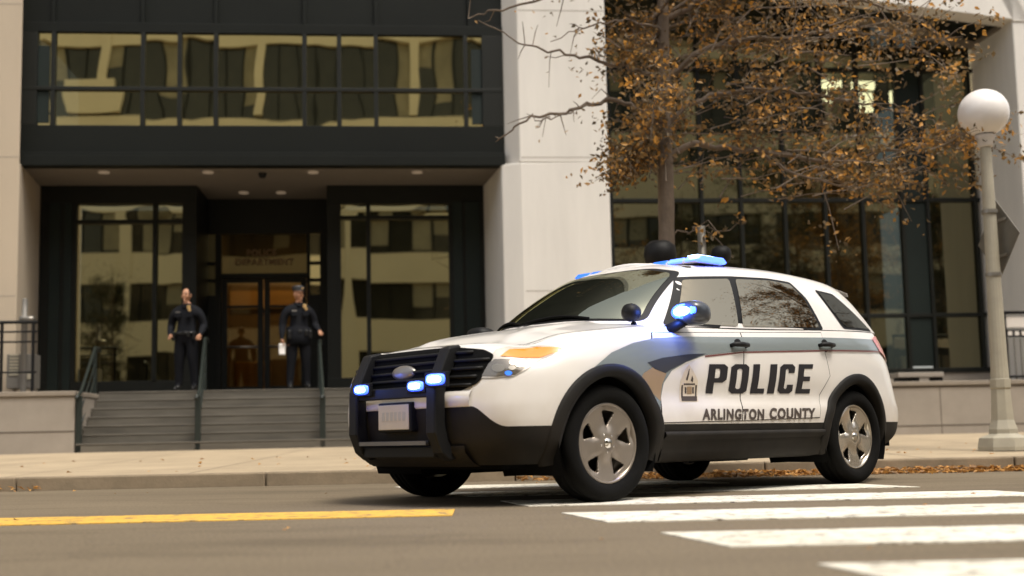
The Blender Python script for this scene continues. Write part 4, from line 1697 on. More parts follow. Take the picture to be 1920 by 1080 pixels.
def block_glyph(ch, t, h):
    """squared sports lettering in a unit box: list of convex quads"""
    def ring_(x0, x1, y0, y1, cut, sq=()):
        def octo(a0, a1, b0, b1, c, d):
            pts = []
            for (cx_, cy_, sx_, sy_, nm) in ((a0, b0, 1, 1, 'bl'), (a1, b0, -1, 1, 'br'), (a1, b1, -1, -1, 'tr'), (a0, b1, 1, -1, 'tl')):
                cc_, dd_ = (0.0, 0.0) if nm in sq else (c, d)
                p_, q_ = (cx_, cy_ + sy_ * dd_), (cx_ + sx_ * cc_, cy_)
                pts += [p_, q_] if nm in ('bl', 'tr') else [q_, p_]
            return pts
        o_ = octo(x0, x1, y0, y1, .20, .10)
        i_ = octo(x0 + t, x1 - t, y0 + h, y1 - h, .08, .045)
        return [[o_[k_], o_[(k_ + 1) % 8], i_[(k_ + 1) % 8], i_[k_]] for k_ in range(8) if k_ not in cut]
    bar = lambda x0, x1, y0, y1: [(x0, y0), (x1, y0), (x1, y1), (x0, y1)]
    if ch == 'P':
        return ring_(0, 1, .37, 1, (), ('bl', 'tl')) + [bar(0, t, 0, .37)]
    if ch == 'O':
        return ring_(0, 1, 0, 1, ())
    if ch == 'L':
        return [bar(0, t * 1.35, 0, 1), bar(t * 1.35, 1, 0, h)]
    if ch == 'I':
        return [bar(0, 1, 0, 1)]
    if ch == 'C':
        return ring_(0, 1, 0, 1, (3,)) + [bar(1 - t, 1, .09, .30), bar(1 - t, 1, .70, .91)]
    if ch == 'E':
        return [bar(0, t, 0, 1), bar(t, 1, 0, h), bar(t, 1, 1 - h, 1), bar(t, .90, .5 - h * .5, .5 + h * .5)]


def lay_mesh(bm, m, name, parent=None, step=.03, lift=.009):
    z = min(v.co.z for v in bm.verts)
    z1_ = max(v.co.z for v in bm.verts)
    while z < z1_:
        bmesh.ops.bisect_plane(bm, geom=bm.verts[:] + bm.edges[:] + bm.faces[:], plane_co=(0, 0, z), plane_no=(0, 0, 1))
        z += step
    for v in bm.verts:
        v.co.y = (side_y(BODY, v.co.x, v.co.z) or .95) + lift
    me = bpy.data.meshes.new(name)
    bm.to_mesh(me)
    bm.free()
    return cpart(name, me, m, parent, smooth=False, fix=False)


def px_word(glyphs, y0, y1, slant, grow_, m, name, lift):
    for ch, xa, xb, t, h in glyphs:
        bm = bmesh.new()
        for q in block_glyph(ch, t, h):
            vs = []
            for a, b in q:
                cx_, cy_ = .5 + (a - .5) * (1 + grow_), .5 + (b - .5) * (1 + grow_ * .5)
                p = hit_px(xa + (xb - xa) * cx_ + slant * (cy_ - .0), y1 + (y0 - y1) * cy_, BODY)
                vs.append(bm.verts.new((p.x, 0, p.z)))
            try:
                bm.faces.new(vs)
            except ValueError:
                pass
        bmesh.ops.remove_doubles(bm, verts=bm.verts, dist=.0004)
        lay_mesh(bm, m, name, None, .03, lift)


WORD = [('P', 1321, 1357, .37, .155), ('O', 1363, 1397, .36, .155), ('L', 1404, 1430, .36, .17), ('I', 1436, 1449, .5, .2), ('C', 1455, 1483, .40, .155), ('E', 1489, 1516, .40, .155)]
px_word(WORD, 683, 738, 7.0, 0.0, M['ink'], 'letter', .009)
lay_text('ARLINGTON', 1315, 788, 1431, 766.5, M['ink_soft'], 'lettering', .03, .045, spacing=1.16)
lay_text('COUNTY', 1441, 786.5, 1527, 765, M['ink_soft'], 'lettering', .03, .045, spacing=1.16)
# door emblem: pointed shield with a little house front
EM = cpart('emblem', side_patch(pxs([(1273, 753), (1274, 715), (1281, 697), (1290, 683), (1299, 697), (1307, 714), (1308, 753)]), BODY, .0076, 1, .03), M['halo'], fix=False)
EMD = [[(1276, 750), (1276, 722), (1279, 722), (1279, 750)], [(1302, 750), (1302, 722), (1305, 722), (1305, 750)], [(1276, 752), (1305, 752), (1305, 743), (1276, 743)],
       [(1280, 722), (1301, 722), (1301, 719), (1280, 719)], [(1284, 712), (1288, 700), (1290, 692), (1291, 692), (1290, 703), (1287, 714)], [(1293, 714), (1296, 704), (1298, 710), (1297, 717)],
       [(1282, 738), (1282, 726), (1285, 726), (1285, 738)], [(1296, 738), (1296, 726), (1299, 726), (1299, 738)]]
for q in EMD:
    cpart('emblem_mark', side_patch(pxs(q), BODY, .0092, 1, .02), M['ink_soft'], EM, fix=False)
cpart('emblem_mark', side_patch(pxs([(1286, 739), (1286, 725), (1295, 725), (1295, 739)]), BODY, .0094, 1, .02), M['gold'], EM, fix=False)


# ---- wheels
def wheel(xw, s, steer, phase, am='alloy'):
    H = bpy.data.objects.new('wheel', None)
    # the tyre is the wheel's own mesh
    k = MB()
    prof = [(.250, .085), (.262, .105), (.285, .118), (.315, .121), (.342, .113), (.356, .100), (.3625, .084)]
    tread = []
    for t in (.084, .062, .058, .050, .046, .012, .008, -.008, -.012, -.046, -.050, -.058, -.062, -.084):
        groove = abs(abs(t) - .054) < .005 or abs(t) < .009
        tread.append((.3635 - (.010 if groove else 0) + .0015, t))
    back = [(r_, -t) for r_, t in prof[::-1]]
    k.lathe(prof + tread[1:-1] + back, (0, 0, 0), 'Y', 72)
    if s < 0:
        pass
    w_ = cpart('wheel', k, M['rubber'])
    w_.location = (xw, s * .832, .365)
    w_.rotation_euler = (0, 0, steer)
    sy = s
    # rim barrel
    k = MB()
    k.lathe([(.252, sy * .088), (.246, sy * .094), (.236, sy * .088), (.226, sy * .07), (.222, sy * .02), (.222, -sy * .09)], (0, 0, 0), 'Y', 72)
    part('rim', k, M[am], w_, smooth=True)
    # spoked face with five shield-shaped openings
    k = MB()
    nr, na = 26, 180
    R_ = [.03 + (.238 - .03) * i / nr for i in range(nr + 1)]

    def dish(r_, a):
        d = .060 + .018 * math.exp(-((r_ - .05) / .05) ** 2) + .016 * ((r_ - .03) / .2) ** 2
        u = ((a - phase + PI / 5) % (2 * PI / 5)) - PI / 5     # 0 at an opening's centre
        d += -.016 * math.exp(-(u / .22) ** 2) * min(1, max(0, (r_ - .06) / .06))
        return d

    vs = []
    for r_ in R_:
        for j in range(na):
            a = 2 * PI * j / na
            vs.append((r_ * math.cos(a), sy * dish(r_, a), r_ * math.sin(a)))
    o_ = len(k.v)
    k.v = [Vector(v) for v in vs]
    for i in range(nr):
        for j in range(na):
            r_ = (R_[i] + R_[i + 1]) / 2
            a = 2 * PI * (j + .5) / na
            u = ((a - phase + PI / 5) % (2 * PI / 5)) - PI / 5
            t = (r_ - .104) / (.210 - .104)
            if 0 < t < 1 and abs(u) < (.12 + .20 * t) * (1 - max(0, (t - .82) / .18) ** 2 * .35) * min(1, t / .12 + .3):
                continue
            j2 = (j + 1) % na
            k.f.append([i * na + j, i * na + j2, (i + 1) * na + j2, (i + 1) * na + j])
            k.m.append(0)
    f_ = part('spokes', k, M[am], w_, smooth=True)
    sd_ = f_.modifiers.new('solid', 'SOLIDIFY')
    sd_.thickness = .022
    sd_.offset = -sy if False else 0
    k = MB()
    k.lathe([(.001, sy * .100), (.026, sy * .098), (.034, sy * .090), (.036, sy * .07)], (0, 0, 0), 'Y', 32)
    for i in range(5):
        a = phase + PI / 5 + 2 * PI * i / 5
        k.lathe([(.001, sy * .090), (.009, sy * .088), (.010, sy * .07)], (.056 * math.cos(a), 0, .056 * math.sin(a)), 'Y', 10)
    part('hub_cap', k, M['chrome'], w_, smooth=True)
    k = MB()
    k.lathe([(.001, sy * .0), (.15, sy * .0), (.155, -sy * .02), (.001, -sy * .03)], (0, 0, 0), 'Y', 40)
    part('brake_disc', k, M['void'], w_, smooth=True)
    return w_


wheel(0, 1, rad(-3), rad(180 - 85))
wheel(0, -1, rad(-3), rad(20))
wheel(-WB, 1, 0, rad(180 - 88), 'alloy_bright')
wheel(-WB, -1, 0, rad(50))


# ---- front end
def front_patch(poly, off, tree=BODY, step=.05):
    return end_patch(poly, tree, off, 1, step)


GR = cpart('grille', front_patch(rounded([(-.695, .90), (-.62, .94), (-.40, .968), (.40, .968), (.62, .94), (.695, .90), (.64, .74), (.50, .685), (-.50, .685), (-.64, .74)], .03), .006), M['void'], fix=False)
for z in (.73, .78, .83, .88, .93):
    k = MB()
    yw = min(.68, .58 + (z - .70) * .55) - (.12 if z > .9 else 0)
    pts = []
    for i in range(21):
        y = -yw + 2 * yw * i / 20
        h_ = BODY.ray_cast(Vector((3, y, z)), Vector((-1, 0, 0)))
        pts.append((h_[0].x + .012, y, z))
    k.tube(pts, .011, 8)
    cpart('grille_bar', k, M['black_trim'], GR)
k = MB()
hx = BODY.ray_cast(Vector((3, 0, .83)), Vector((-1, 0, 0)))[0].x
k.lathe([(.001, .034), (.6, .03), (.92, .022), (1.0, .012), (1.02, 0)], (0, 0, 0), 'X', 36)
for v in k.v:
    v.x, v.y, v.z = hx + v.x, v.y * .115, .83 + v.z * .048
cpart('badge', k, M['steel'], GR)
# white bumper beam and licence plate
k = MB()
rows = []
for z, dx in ((.60, .004), (.612, .016), (.665, .02), (.69, .014), (.70, .003)):
    row = []
    for i in range(25):
        y = -.60 + 1.2 * i / 24
        h_ = BODY.ray_cast(Vector((3, y, z)), Vector((-1, 0, 0)))
        row.append((h_[0].x + dx, y, z))
    rows.append(row)
k.grid(rows)
cpart('bumper', k, M['paint'])
k = MB()
px_ = .965
k.box(px_, px_ + .006, -.155, .155, .475, .63)
PLT = cpart('licence_plate', k, M['plate'], smooth=False, bevel=.004)
k = MB()
for i in range(6):
    y = -.115 + i * .042
    k.box(px_ + .006, px_ + .0075, y, y + .026, .53, .585)
cpart('plate_mark', k, M['plate_ink'], PLT, smooth=False)
k = MB()
k.box(.86, .963, -.17, .17, .46, .645)
cpart('plate_holder', k, M['black_trim'], smooth=False, bevel=.01)
# lower intake and lip
k = MB()
rows = []
for z, dx in ((.24, -.02), (.27, .03), (.33, .04), (.37, .02)):
    rows.append([((BODY.ray_cast(Vector((3, y, max(z, .26))), Vector((-1, 0, 0)))[0] or Vector((.85, 0, 0))).x + dx, y, z) for y in [-.54 + .045 * i for i in range(25)]])
k.grid(rows)
cpart('lip', k, M['clad'])
# headlights: amber turn lamp above, clear projector below (cut from the picture outline, mirrored)
def nose_patch(pxpts, off, tree=BODY, s=1, n=7):
    """patch laid on the nose by casting towards the car's inside along the corner's diagonal"""
    pts3 = [hit_px(a, b, tree) for a, b in pxpts]
    c = sum(pts3, Vector()) / len(pts3)
    bm = bmesh.new()
    # local plane axes
    nrm = Vector((.62, .76, .12)).normalized()
    e1 = Vector((0, 0, 1)).cross(nrm).normalized()
    e2 = nrm.cross(e1)
    bm.faces.new([bm.verts.new(((p - c).dot(e1), (p - c).dot(e2), 0)) for p in pts3])
    for ax in (0, 1):
        lo = min(v.co[ax] for v in bm.verts)
        hi = max(v.co[ax] for v in bm.verts)
        q = lo + .03
        while q < hi:
            co_ = [0, 0, 0]; no_ = [0, 0, 0]
            co_[ax] = q; no_[ax] = 1
            bmesh.ops.bisect_plane(bm, geom=bm.verts[:] + bm.edges[:] + bm.faces[:], plane_co=co_, plane_no=no_)
            q += .03
    bmesh.ops.triangulate(bm, faces=[f for f in bm.faces if len(f.verts) > 4])
    for v in bm.verts:
        p = c + e1 * v.co.x + e2 * v.co.y
        h_ = tree.ray_cast(p + nrm * 1.0, -nrm)
        q = (h_[0] if h_[0] is not None else p) + nrm * off
        v.co = Vector((q.x, s * q.y, q.z))
    bmesh.ops.recalc_face_normals(bm, faces=bm.faces)
    if sum(f.normal.x for f in bm.faces) < 0:
        bmesh.ops.reverse_faces(bm, faces=bm.faces)
    me = bpy.data.meshes.new('lamp')
    bm.to_mesh(me)
    bm.free()
    for p_ in me.polygons:
        p_.use_smooth = True
    return me


for s in (1, -1):
    HL = cpart('headlight', nose_patch([(893, 709), (908, 682), (930, 655), (955, 650), (1010, 648), (1062, 650), (1050, 660), (1015, 673), (985, 694), (962, 706), (925, 709)], .006, BODY, s), M['lens'], fix=False)
    cpart('turn_lamp', nose_patch([(938, 668), (955, 655), (1005, 651), (1057, 652), (1048, 659), (1012, 671), (975, 671)], .010, BODY, s), M['amber'], HL, fix=False)
    cpart('lamp_bowl', nose_patch([(903, 705), (916, 682), (926, 674), (990, 674), (984, 690), (966, 702), (930, 706)], .010, BODY, s), M['lens_dark'], HL, fix=False)
    for cx_, cy_, r_, mm in ((934, 690, 13, 'steel'), (962, 680, 8, 'alloy_bright'), (974, 684, 8, 'alloy_bright'), (960, 690, 7, 'alloy_bright'), (953, 700, 7, 'blue_lens')):
        cpart('reflector', nose_patch([(cx_ + r_ * math.cos(t), cy_ + r_ * .62 * math.sin(t)) for t in [2 * PI * i / 14 for i in range(14)]], .014, BODY, s), M[mm], HL, fix=False)
    # tail lamps
    cpart('tail_light', side_patch(rounded([(-3.22, 1.15), (-3.30, 1.18), (-3.62, 1.19), (-3.64, .98), (-3.45, 1.0), (-3.30, 1.06)], .03), BODY, .012, s), M['red_lens'], fix=False)

# ---- push bumper
PBX = .10
for s in (1, -1):
    k = MB()
    prof = [(.84, .985), (.93, .965), (1.01, .80), (1.045, .72), (1.05, .45), (1.0, .33), (.93, .28), (.87, .29), (.94, .40), (.965, .50), (.965, .68), (.92, .80), (.82, .95)]
    k.prism([(a - .05, b) for a, b in prof], lambda p, q, t: (p, t, q), s * .355, s * .445)
    cpart('push_bar', k, M['black_trim'], smooth=False, bevel=.012)
k = MB()
for z0, z1, x0, x1 in ((.665, .735, .99, 1.03), (.375, .405, 1.0, 1.035), (.30, .37, .95, .99)):
    k.box(x0 - .05, x1 - .05, -.36, .36, z0, z1)
cpart('push_crossbar', k, M['black_trim'], smooth=False, bevel=.008)
k = MB()
k.box(.9851, .988, -.34, .34, .378, .402)
cpart('push_crossbar_highlight', k, M['sign_back'], smooth=False)  # pale strip paints a highlight along the lower crossbar


def led(pos, ax, w, h, d=.03, mats=('blue_on', 'blue_core'), parent=None):
    """a lit lamp: black case, blue lens, white-hot strip; ax = facing direction"""
    pos = Vector(pos)
    f = Vector(ax).normalized()
    r_ = f.cross(Vector((0, 0, 1))).normalized()
    u_ = r_.cross(f)

    def slab(k, w_, h_, d0, d1):
        q = [pos + r_ * a * w_ / 2 + u_ * b * h_ / 2 for a, b in ((-1, -1), (1, -1), (1, 1), (-1, 1))]
        k.hexa([p + f * d0 for p in q], [p + f * d1 for p in q])
    k = MB()
    slab(k, w + .02, h + .02, -d, 0)
    o_ = cpart('warning_light', k, M['black_trim'], parent, smooth=False, bevel=.004)
    def oval(k, sw, sh, d0, d1):
        rows = []
        for q, dd in ((1.0, d0), (.92, d0 + (d1 - d0) * .6), (.6, d0 + (d1 - d0) * .92), (.001, d1)):
            rows.append([pos + r_ * (math.copysign(abs(math.cos(t_)) ** .6, math.cos(t_)) * sw * q / 2) + u_ * (math.copysign(abs(math.sin(t_)) ** .6, math.sin(t_)) * sh * q / 2) + f * dd
                         for t_ in [2 * PI * i_ / 28 for i_ in range(28)]])
        k.grid(rows, 0, True)
    k = MB()
    oval(k, w, h, .0, .014)
    cpart('lens', k, M[mats[0]], o_)
    k = MB()
    oval(k, w * .70, h * .58, .010, .020)
    cpart('led_strip', k, M[mats[1]], o_)
    return o_


led((1.015, .475, .765), (1, .15, 0), .155, .068)
led((1.000, .265, .735), (1, .1, 0), .14, .06)
led((1.015, -.275, .735), (1, .15, 0), .13, .062)

# ---- mirrors (blue lamp lit in the driver's one)
for s in (1, -1):
    k = MB()
    c0 = Vector((-.71, s * 1.055, 1.205))
    nn_ = 14
    rows = []
    for i in range(nn_ + 1):
        t = i / nn_
        ph = PI * t
        row = []
        for j in range(24):
            a = 2 * PI * j / 24
            cx_, cz_ = math.cos(a), math.sin(a)
            pw = .72
            yy = math.copysign(abs(cx_) ** pw, cx_) * .118 * math.sin(ph) ** .55
            zz = math.copysign(abs(cz_) ** pw, cz_) * .080 * math.sin(ph) ** .55
            row.append(c0 + Vector((0.10 * math.cos(ph), yy, zz + .01 * math.cos(ph))))
        rows.append(row)
    k.grid(rows, 0, True)
    MR = cpart('mirror', k, M['black_trim'] if s < 0 else M['navy'])  # driver's housing coloured navy to paint in the blue glow on it
    k = MB()
    k.tube([(-.60, s * .91, 1.09), (-.64, s * .97, 1.125), (-.68, s * 1.02, 1.155)], [.04, .035, .03], 10)
    cpart('mirror_arm', k, M['black_trim'], MR)
    if s > 0:
        k = MB()
        k.lathe([(.001, .022), (.5, .02), (.85, .012), (1.0, 0)], (0, 0, 0), 'X', 24)
        for v in k.v:
            v.x, v.y, v.z = -.630 + v.x, 1.045 + v.y * .105, 1.215 + v.z * .056
        cpart('mirror_light', k, M['blue_on'], MR)
        k = MB()
        k.lathe([(.001, .026), (.6, .025), (1.0, .016)], (0, 0, 0), 'X', 24)
        for v in k.v:
            v.x, v.y, v.z = -.622 + v.x, 1.045 + v.y * .066, 1.215 + v.z * .030
        cpart('led_strip', k, M['blue_core'], MR)

# ---- spotlight on the pillar
sp = CI @ (onY(1182, 586, 0) - CT)
o_ = CI @ (CAMP - CT)
d_ = CI @ ray(1182, 586)
sp = o_ + d_ * ((.80 - o_.y) / d_.y)
k = MB()
k.lathe([(.001, .055), (.03, .05), (.055, .03), (.062, 0), (.06, -.025), (.05, -.052), (.022, -.07), (.001, -.074)], sp, 'X', 22)
SPT = cpart('spotlight', k, M['black_trim'])
k = MB()
k.tube([sp + Vector((-.03, 0, -.07)), sp + Vector((-.07, -.03, -.12)), sp + Vector((-.12, -.06, -.13))], [.02, .018, .018], 10)
cpart('spotlight_arm', k, M['black_trim'], SPT)

# ---- roof light bar
k = MB()
LBX, LBZ = -1.52, 1.660
k.prism([(LBX + .15, LBZ), (LBX + .17, LBZ + .02), (LBX + .13, LBZ + .050), (LBX - .12, LBZ + .050), (LBX - .16, LBZ + .02), (LBX - .14, LBZ)], lambda p, q, t: (p, t, q), -.60, .60)
LB = cpart('light_bar', k, M['lens'], smooth=False, bevel=.01)
for i in range(8):
    y = -.56 + i * .16
    k = MB()
    k.prism([(LBX + .153, LBZ + .006), (LBX + .176, LBZ + .022), (LBX + .138, LBZ + .053), (LBX - .125, LBZ + .053), (LBX - .165, LBZ + .02), (LBX - .143, LBZ + .006)],
            lambda p, q, t: (p, t, q), y - .07, y + .07)
    cpart('lamp_module', k, M['blue_on'] if i in (6, 7) else (M['blue_lens'] if i in (0, 1, 2, 5) else M['lens']), LB, smooth=False, bevel=.006)
k = MB()
k.box(LBX - .13, LBX + .14, .601, .614, LBZ + .010, LBZ + .046)
k.box(LBX - .03, LBX + .16, .52, .607, LBZ + .0535, LBZ + .058)
cpart('led_strip', k, M['blue_core'], LB, smooth=False)
for s in (1, -1):
    k = MB()
    k.box(LBX - .05, LBX + .05, s * .56 - .03, s * .56 + .03, LBZ - .05, LBZ + .004)
    cpart('mount', k, M['black_trim'], LB, smooth=False)
# aerial, wipers
k = MB()
k.tube([(-2.75, -.1, 1.68), (-2.78, -.1, 1.71)], [.03, .02], 10)
k.tube([(-2.78, -.1, 1.71), (-2.95, -.1, 1.75)], [.012, .006], 8)
cpart('aerial', k, M['black_trim'])
k = MB()
for y0, y1 in ((.45, -.08), (-.12, -.60)):
    pts = []
    for i in range(8):
        t = i / 7
        y, z = y0 + (y1 - y0) * t, 1.20 + .03 * math.sin(PI * t)
        h_ = CAB.ray_cast(Vector((3, y, z)), Vector((-1, 0, 0)))[0]
        pts.append((h_.x + .02, y, z + .008))
    k.tube(pts, .009, 6)
cpart('wiper', k, M['void'])

# the lit lamps throw blue light on what is round them
def glow(pos, power, r_=.03):
    l_ = bpy.data.lights.new('blue_glow', 'POINT')
    l_.energy = power
    l_.color = (.06, .16, 1.0)
    l_.shadow_soft_size = r_
    o_ = bpy.data.objects.new('blue_glow', l_)
    COL.objects.link(o_)
    o_.parent = CAR
    o_.location = pos


glow((-.55, 1.07, 1.22), 4.5)
glow((1.13, .42, .79), .8)
glow((1.13, .21, .76), .35)
glow((1.13, -.36, .76), .6)
glow((-1.50, .55, 1.78), 1.5)

# ================================================================= STREET TREE
TRY = 13.6
tb = onY(1250, 640, TRY)
TX = tb.x
TR = thing('street_tree', 'street tree with orange brown autumn leaves behind the police car', 'tree', (TX, TRY, .18))
rt = random.Random(21)


def TP(px, py, dy=0.0):
    return onY(px, py, TRY + dy)


trk = MB()
tp = [Vector((TX + .0, TRY, .1)), Vector((TX, TRY, .35)), Vector((TX - .01, TRY, 1.2)), TP(1250, 560), TP(1250, 450), TP(1248, 330), TP(1246, 220), TP(1244, 110), TP(1243, 20), TP(1240, -90), TP(1250, -220), TP(1240, -380), TP(1255, -520)]
tr_ = [.20, .135, .108, .104, .098, .090, .082, .072, .066, .056, .044, .03, .012]
tpp = spline(tp, 4)
trr = []
for i in range(len(tpp)):
    t = i / 4
    a_ = int(min(t, len(tr_) - 2))
    trr.append((tr_[a_] + (tr_[a_ + 1] - tr_[a_]) * (t - a_)) * rt.uniform(.95, 1.05))
trk.tube(tpp, trr, 14)
twigs = []          # points that carry leaves


def limb(pts, r0, r1, sub=True, leafy=1.0, twig_n=10):
    sp_ = spline(pts, 6)
    n_ = len(sp_)
    jit = [p + Vector((rt.gauss(0, .02), rt.gauss(0, .02), rt.gauss(0, .02))) * (0 if i in (0,) else 1) for i, p in enumerate(sp_)]
    trk.tube(jit, [r0 + (r1 - r0) * i / (n_ - 1) for i in range(n_)], 7)
    if sub:
        L = sum((a - b).length for a, b in zip(jit[:-1], jit[1:]))
        for k in range(twig_n):
            i = rt.randint(int(n_ * .25), n_ - 1)
            p = jit[i]
            d = (jit[min(i + 1, n_ - 1)] - jit[max(i - 1, 0)]).normalized()
            v = (d * rt.uniform(.3, 1) + Vector((rt.gauss(0, .6), rt.gauss(0, .7), rt.gauss(0.05, .55)))).normalized()
            l_ = rt.uniform(.3, .9) * min(1, L / 2) * (1 if leafy > .4 else .45)
            q1 = p + v * l_ * .5 + Vector((0, 0, rt.uniform(-.05, .08)))
            q2 = p + v * l_ + Vector((0, 0, rt.uniform(-.16, .1)))
            trk.tube([p, q1, q2], [max(.006, r1), .006, .003], 5)
            for m_ in range(int(3 * leafy)):
                twigs.append((p.lerp(q2, rt.uniform(.35, 1.05)), leafy))
            twigs.append((q2, leafy))


# limbs that the picture shows, given by where they pass
limb([TP(1246, 240), TP(1200, 205), TP(1140, 190), TP(1060, 212), TP(985, 226), TP(930, 262, .2)], .035, .008, leafy=.15, twig_n=7)
limb([TP(1140, 190), TP(1090, 200, -.05), TP(1030, 222, -.1), TP(985, 218, -.1)], .014, .004, leafy=.3, twig_n=5)
limb([TP(1244, 150), TP(1190, 128), TP(1130, 116), TP(1060, 102), TP(985, 84), TP(900, 40)], .030, .006, leafy=.1, twig_n=7)
limb([TP(1244, 60), TP(1190, 40, -.2), TP(1110, 48, -.2), TP(1040, 75, -.2)], .02, .005, leafy=.2, twig_n=6)
limb([TP(1243, 0), TP(1160, -30), TP(1060, -20), TP(940, 20), TP(880, 30)], .03, .006, leafy=.3, twig_n=8)
limb([TP(1248, 300), TP(1310, 270), TP(1420, 285), TP(1560, 300), TP(1700, 280), TP(1830, 258)], .045, .007, leafy=1.5, twig_n=34)
limb([TP(1420, 285), TP(1500, 330, -.2), TP(1600, 350, -.2), TP(1680, 330, -.3)], .02, .005, leafy=1.2, twig_n=16)
limb([TP(1247, 230), TP(1330, 180), TP(1450, 170), TP(1590, 190), TP(1720, 215)], .04, .006, leafy=1.0, twig_n=24)
limb([TP(1245, 150), TP(1330, 90), TP(1470, 70), TP(1620, 60), TP(1760, 110)], .04, .006, leafy=1.2, twig_n=26)
limb([TP(1243, 40), TP(1340, -10), TP(1480, -20), TP(1640, 10), TP(1740, 40)], .04, .006, leafy=1.2, twig_n=26)
limb([TP(1248, 330), TP(1200, 300), TP(1170, 290)], .02, .006, leafy=1.0, twig_n=9)
limb([TP(1250, 440), TP(1290, 432), TP(1330, 425), TP(1352, 440)], .012, .004, leafy=.6, twig_n=5)
for k in range(26):
    h = rt.uniform(0, 1)
    z0 = 3.4 + 4.6 * h
    a = rt.uniform(0, 2 * PI)
    L = rt.uniform(1.1, 2.6) * (1 - .35 * h)
    p0 = Vector((tb.x - .03, TRY, z0))
    d = Vector((math.cos(a) + .15, math.sin(a) * .9, rt.uniform(.1, .7)))
    if d.x < -.2:
        L *= .35
    p1 = p0 + d * L * .5 + Vector((0, 0, .1))
    p2 = p0 + d * L
    p2.z -= .2
    limb([p0, p1, p2], .03 * (1 - .5 * h), .006, leafy=1.5, twig_n=16)
cr = MB()
random.seed(5)


def clump(p, n, sg, flat=.7):
    for _ in range(n):
        q = p + Vector((rt.gauss(0, sg), rt.gauss(0, sg), rt.gauss(0, sg * flat)))
        leaf_quad(cr, q, rt.uniform(.04, .095), (rt.gauss(0, .7), rt.gauss(-.3, .7), rt.gauss(.4, .6)), fold=.2)


for p, lf in twigs:
    clump(p, (rt.randint(2, 5) if lf > .4 else rt.randint(0, 1)) + int(lf * 3), .09)
# denser masses of foliage with gaps between
MASS = [(1190, 60, 52, 40, 1.0), (1190, 200, 42, 60, .9), (1300, 60, 70, 50, 1.2), (1330, 190, 80, 50, 1.0), (1420, 60, 80, 50, 1.2), (1400, 250, 90, 40, 1.2), (1290, 310, 90, 24, .8),
        (1190, 305, 40, 20, .5), (1530, 40, 70, 35, .9), (1500, 120, 80, 40, .9), (1540, 260, 60, 30, .8), (1620, 310, 60, 28, .9), (1700, 110, 70, 22, .6), (1650, 50, 60, 25, .5), (1760, 270, 55, 24, 1.0),
        (1480, 190, 70, 30, .8), (1600, 215, 40, 20, .4), (1560, 350, 45, 16, .5), (1650, 345, 40, 20, .4), (1250, 20, 90, 30, .8), (1420, 330, 60, 16, .4), (1240, 130, 50, 40, .6)]
for px, py, sx, sy, dn in MASS:
    for c_ in range(int(22 * dn * (1.15 if px > 1480 else .9))):
        qx = px + rt.gauss(0, sx)
        q = TP(qx, py + rt.gauss(0, sy), abs(rt.gauss(0, .5)) + .15 if 1205 < qx < 1290 else rt.gauss(0, .5))
        clump(q, rt.randint(7, 16), rt.uniform(.08, .16), .55)
        if rt.random() < .4:
            back = Vector((TX - q.x, TRY - q.y, -.3)).normalized() * rt.uniform(.35, .8) + Vector((rt.gauss(0, .12), rt.gauss(0, .12), rt.gauss(0, .12)))
            trk.tube([q + back, q + back * .5 + Vector((0, 0, rt.uniform(-.02, .06))), q, q - back * .15], [.009, .006, .004, .002], 5)
            for _ in range(1):
                v = Vector((rt.gauss(0, .16), rt.gauss(0, .16), rt.gauss(0, .12)))
                trk.tube([q + back * .3, q + back * .1 + v * .6, q + v], [.005, .003, .002], 4)
# higher crown, above the picture
for c_ in range(240):
    a = rt.uniform(0, 2 * PI)
    rr2 = math.sqrt(rt.random()) * 2.2
    clump(Vector((TX + .6 + rr2 * math.cos(a), TRY + rr2 * math.sin(a), rt.uniform(5.6, 8.8))), 8, .18)
part('trunk', trk, M['bark'], TR, smooth=True, fix=False)
part('crown', cr, M['leaf'], TR, fix=False)

# trees across the street and further along it, mirrored in glass
def copy_tree(o, parent=None):
    c = o.copy()
    COL.objects.link(c)
    c.parent = parent
    for ch in list(o.children):
        copy_tree(ch, c)
    return c


GREEN = [ch for ch in TR.children if ch.name.startswith('crown')][0].data.copy()
GREEN.materials[0] = M['leaf_green']
WM = 2 * W_RG + 33
for px, sc, lab, dw in ((1545, 1.75, 'tall leafy tree across the street mirrored in the right glass bay', 0), (1300, 1.45, 'smaller leafy tree across the street mirrored beside the tree trunk', 3),
                    (230, 1.15, 'leafy tree across the street mirrored beside the left entrance window', 6), (1800, 1.6, 'leafy tree across the street mirrored behind the globe lamp', 1)):
    pu = FU(px, 700, WM + dw)
    loc = FO + FR @ Vector((pu.x - .6 * sc, -33 - dw, 0))
    c = copy_tree(TR)
    for ch in c.children:
        if ch.name.startswith('crown'):
            ch.data = GREEN
    c['label'] = lab
    c['group'] = 'trees across the street'
    c.location = loc
    c.scale = (sc, sc, sc)
    c.rotation_euler = (0, 0, px * .01)

for x, y, lab in ((11.5, 13.2, 'autumn street tree beyond the lamp mirrored in the front car window'), (17.5, 12.6, 'autumn street tree farther along the kerb mirrored in the rear car window'),
                  (25.0, 13.4, 'farthest autumn street tree along the kerb mirrored in the car glass')):
    c = copy_tree(TR)
    c['label'] = lab
    c['group'] = 'street trees along the kerb'
    c.location = (x, y, .17)
    c.rotation_euler = (0, 0, x)

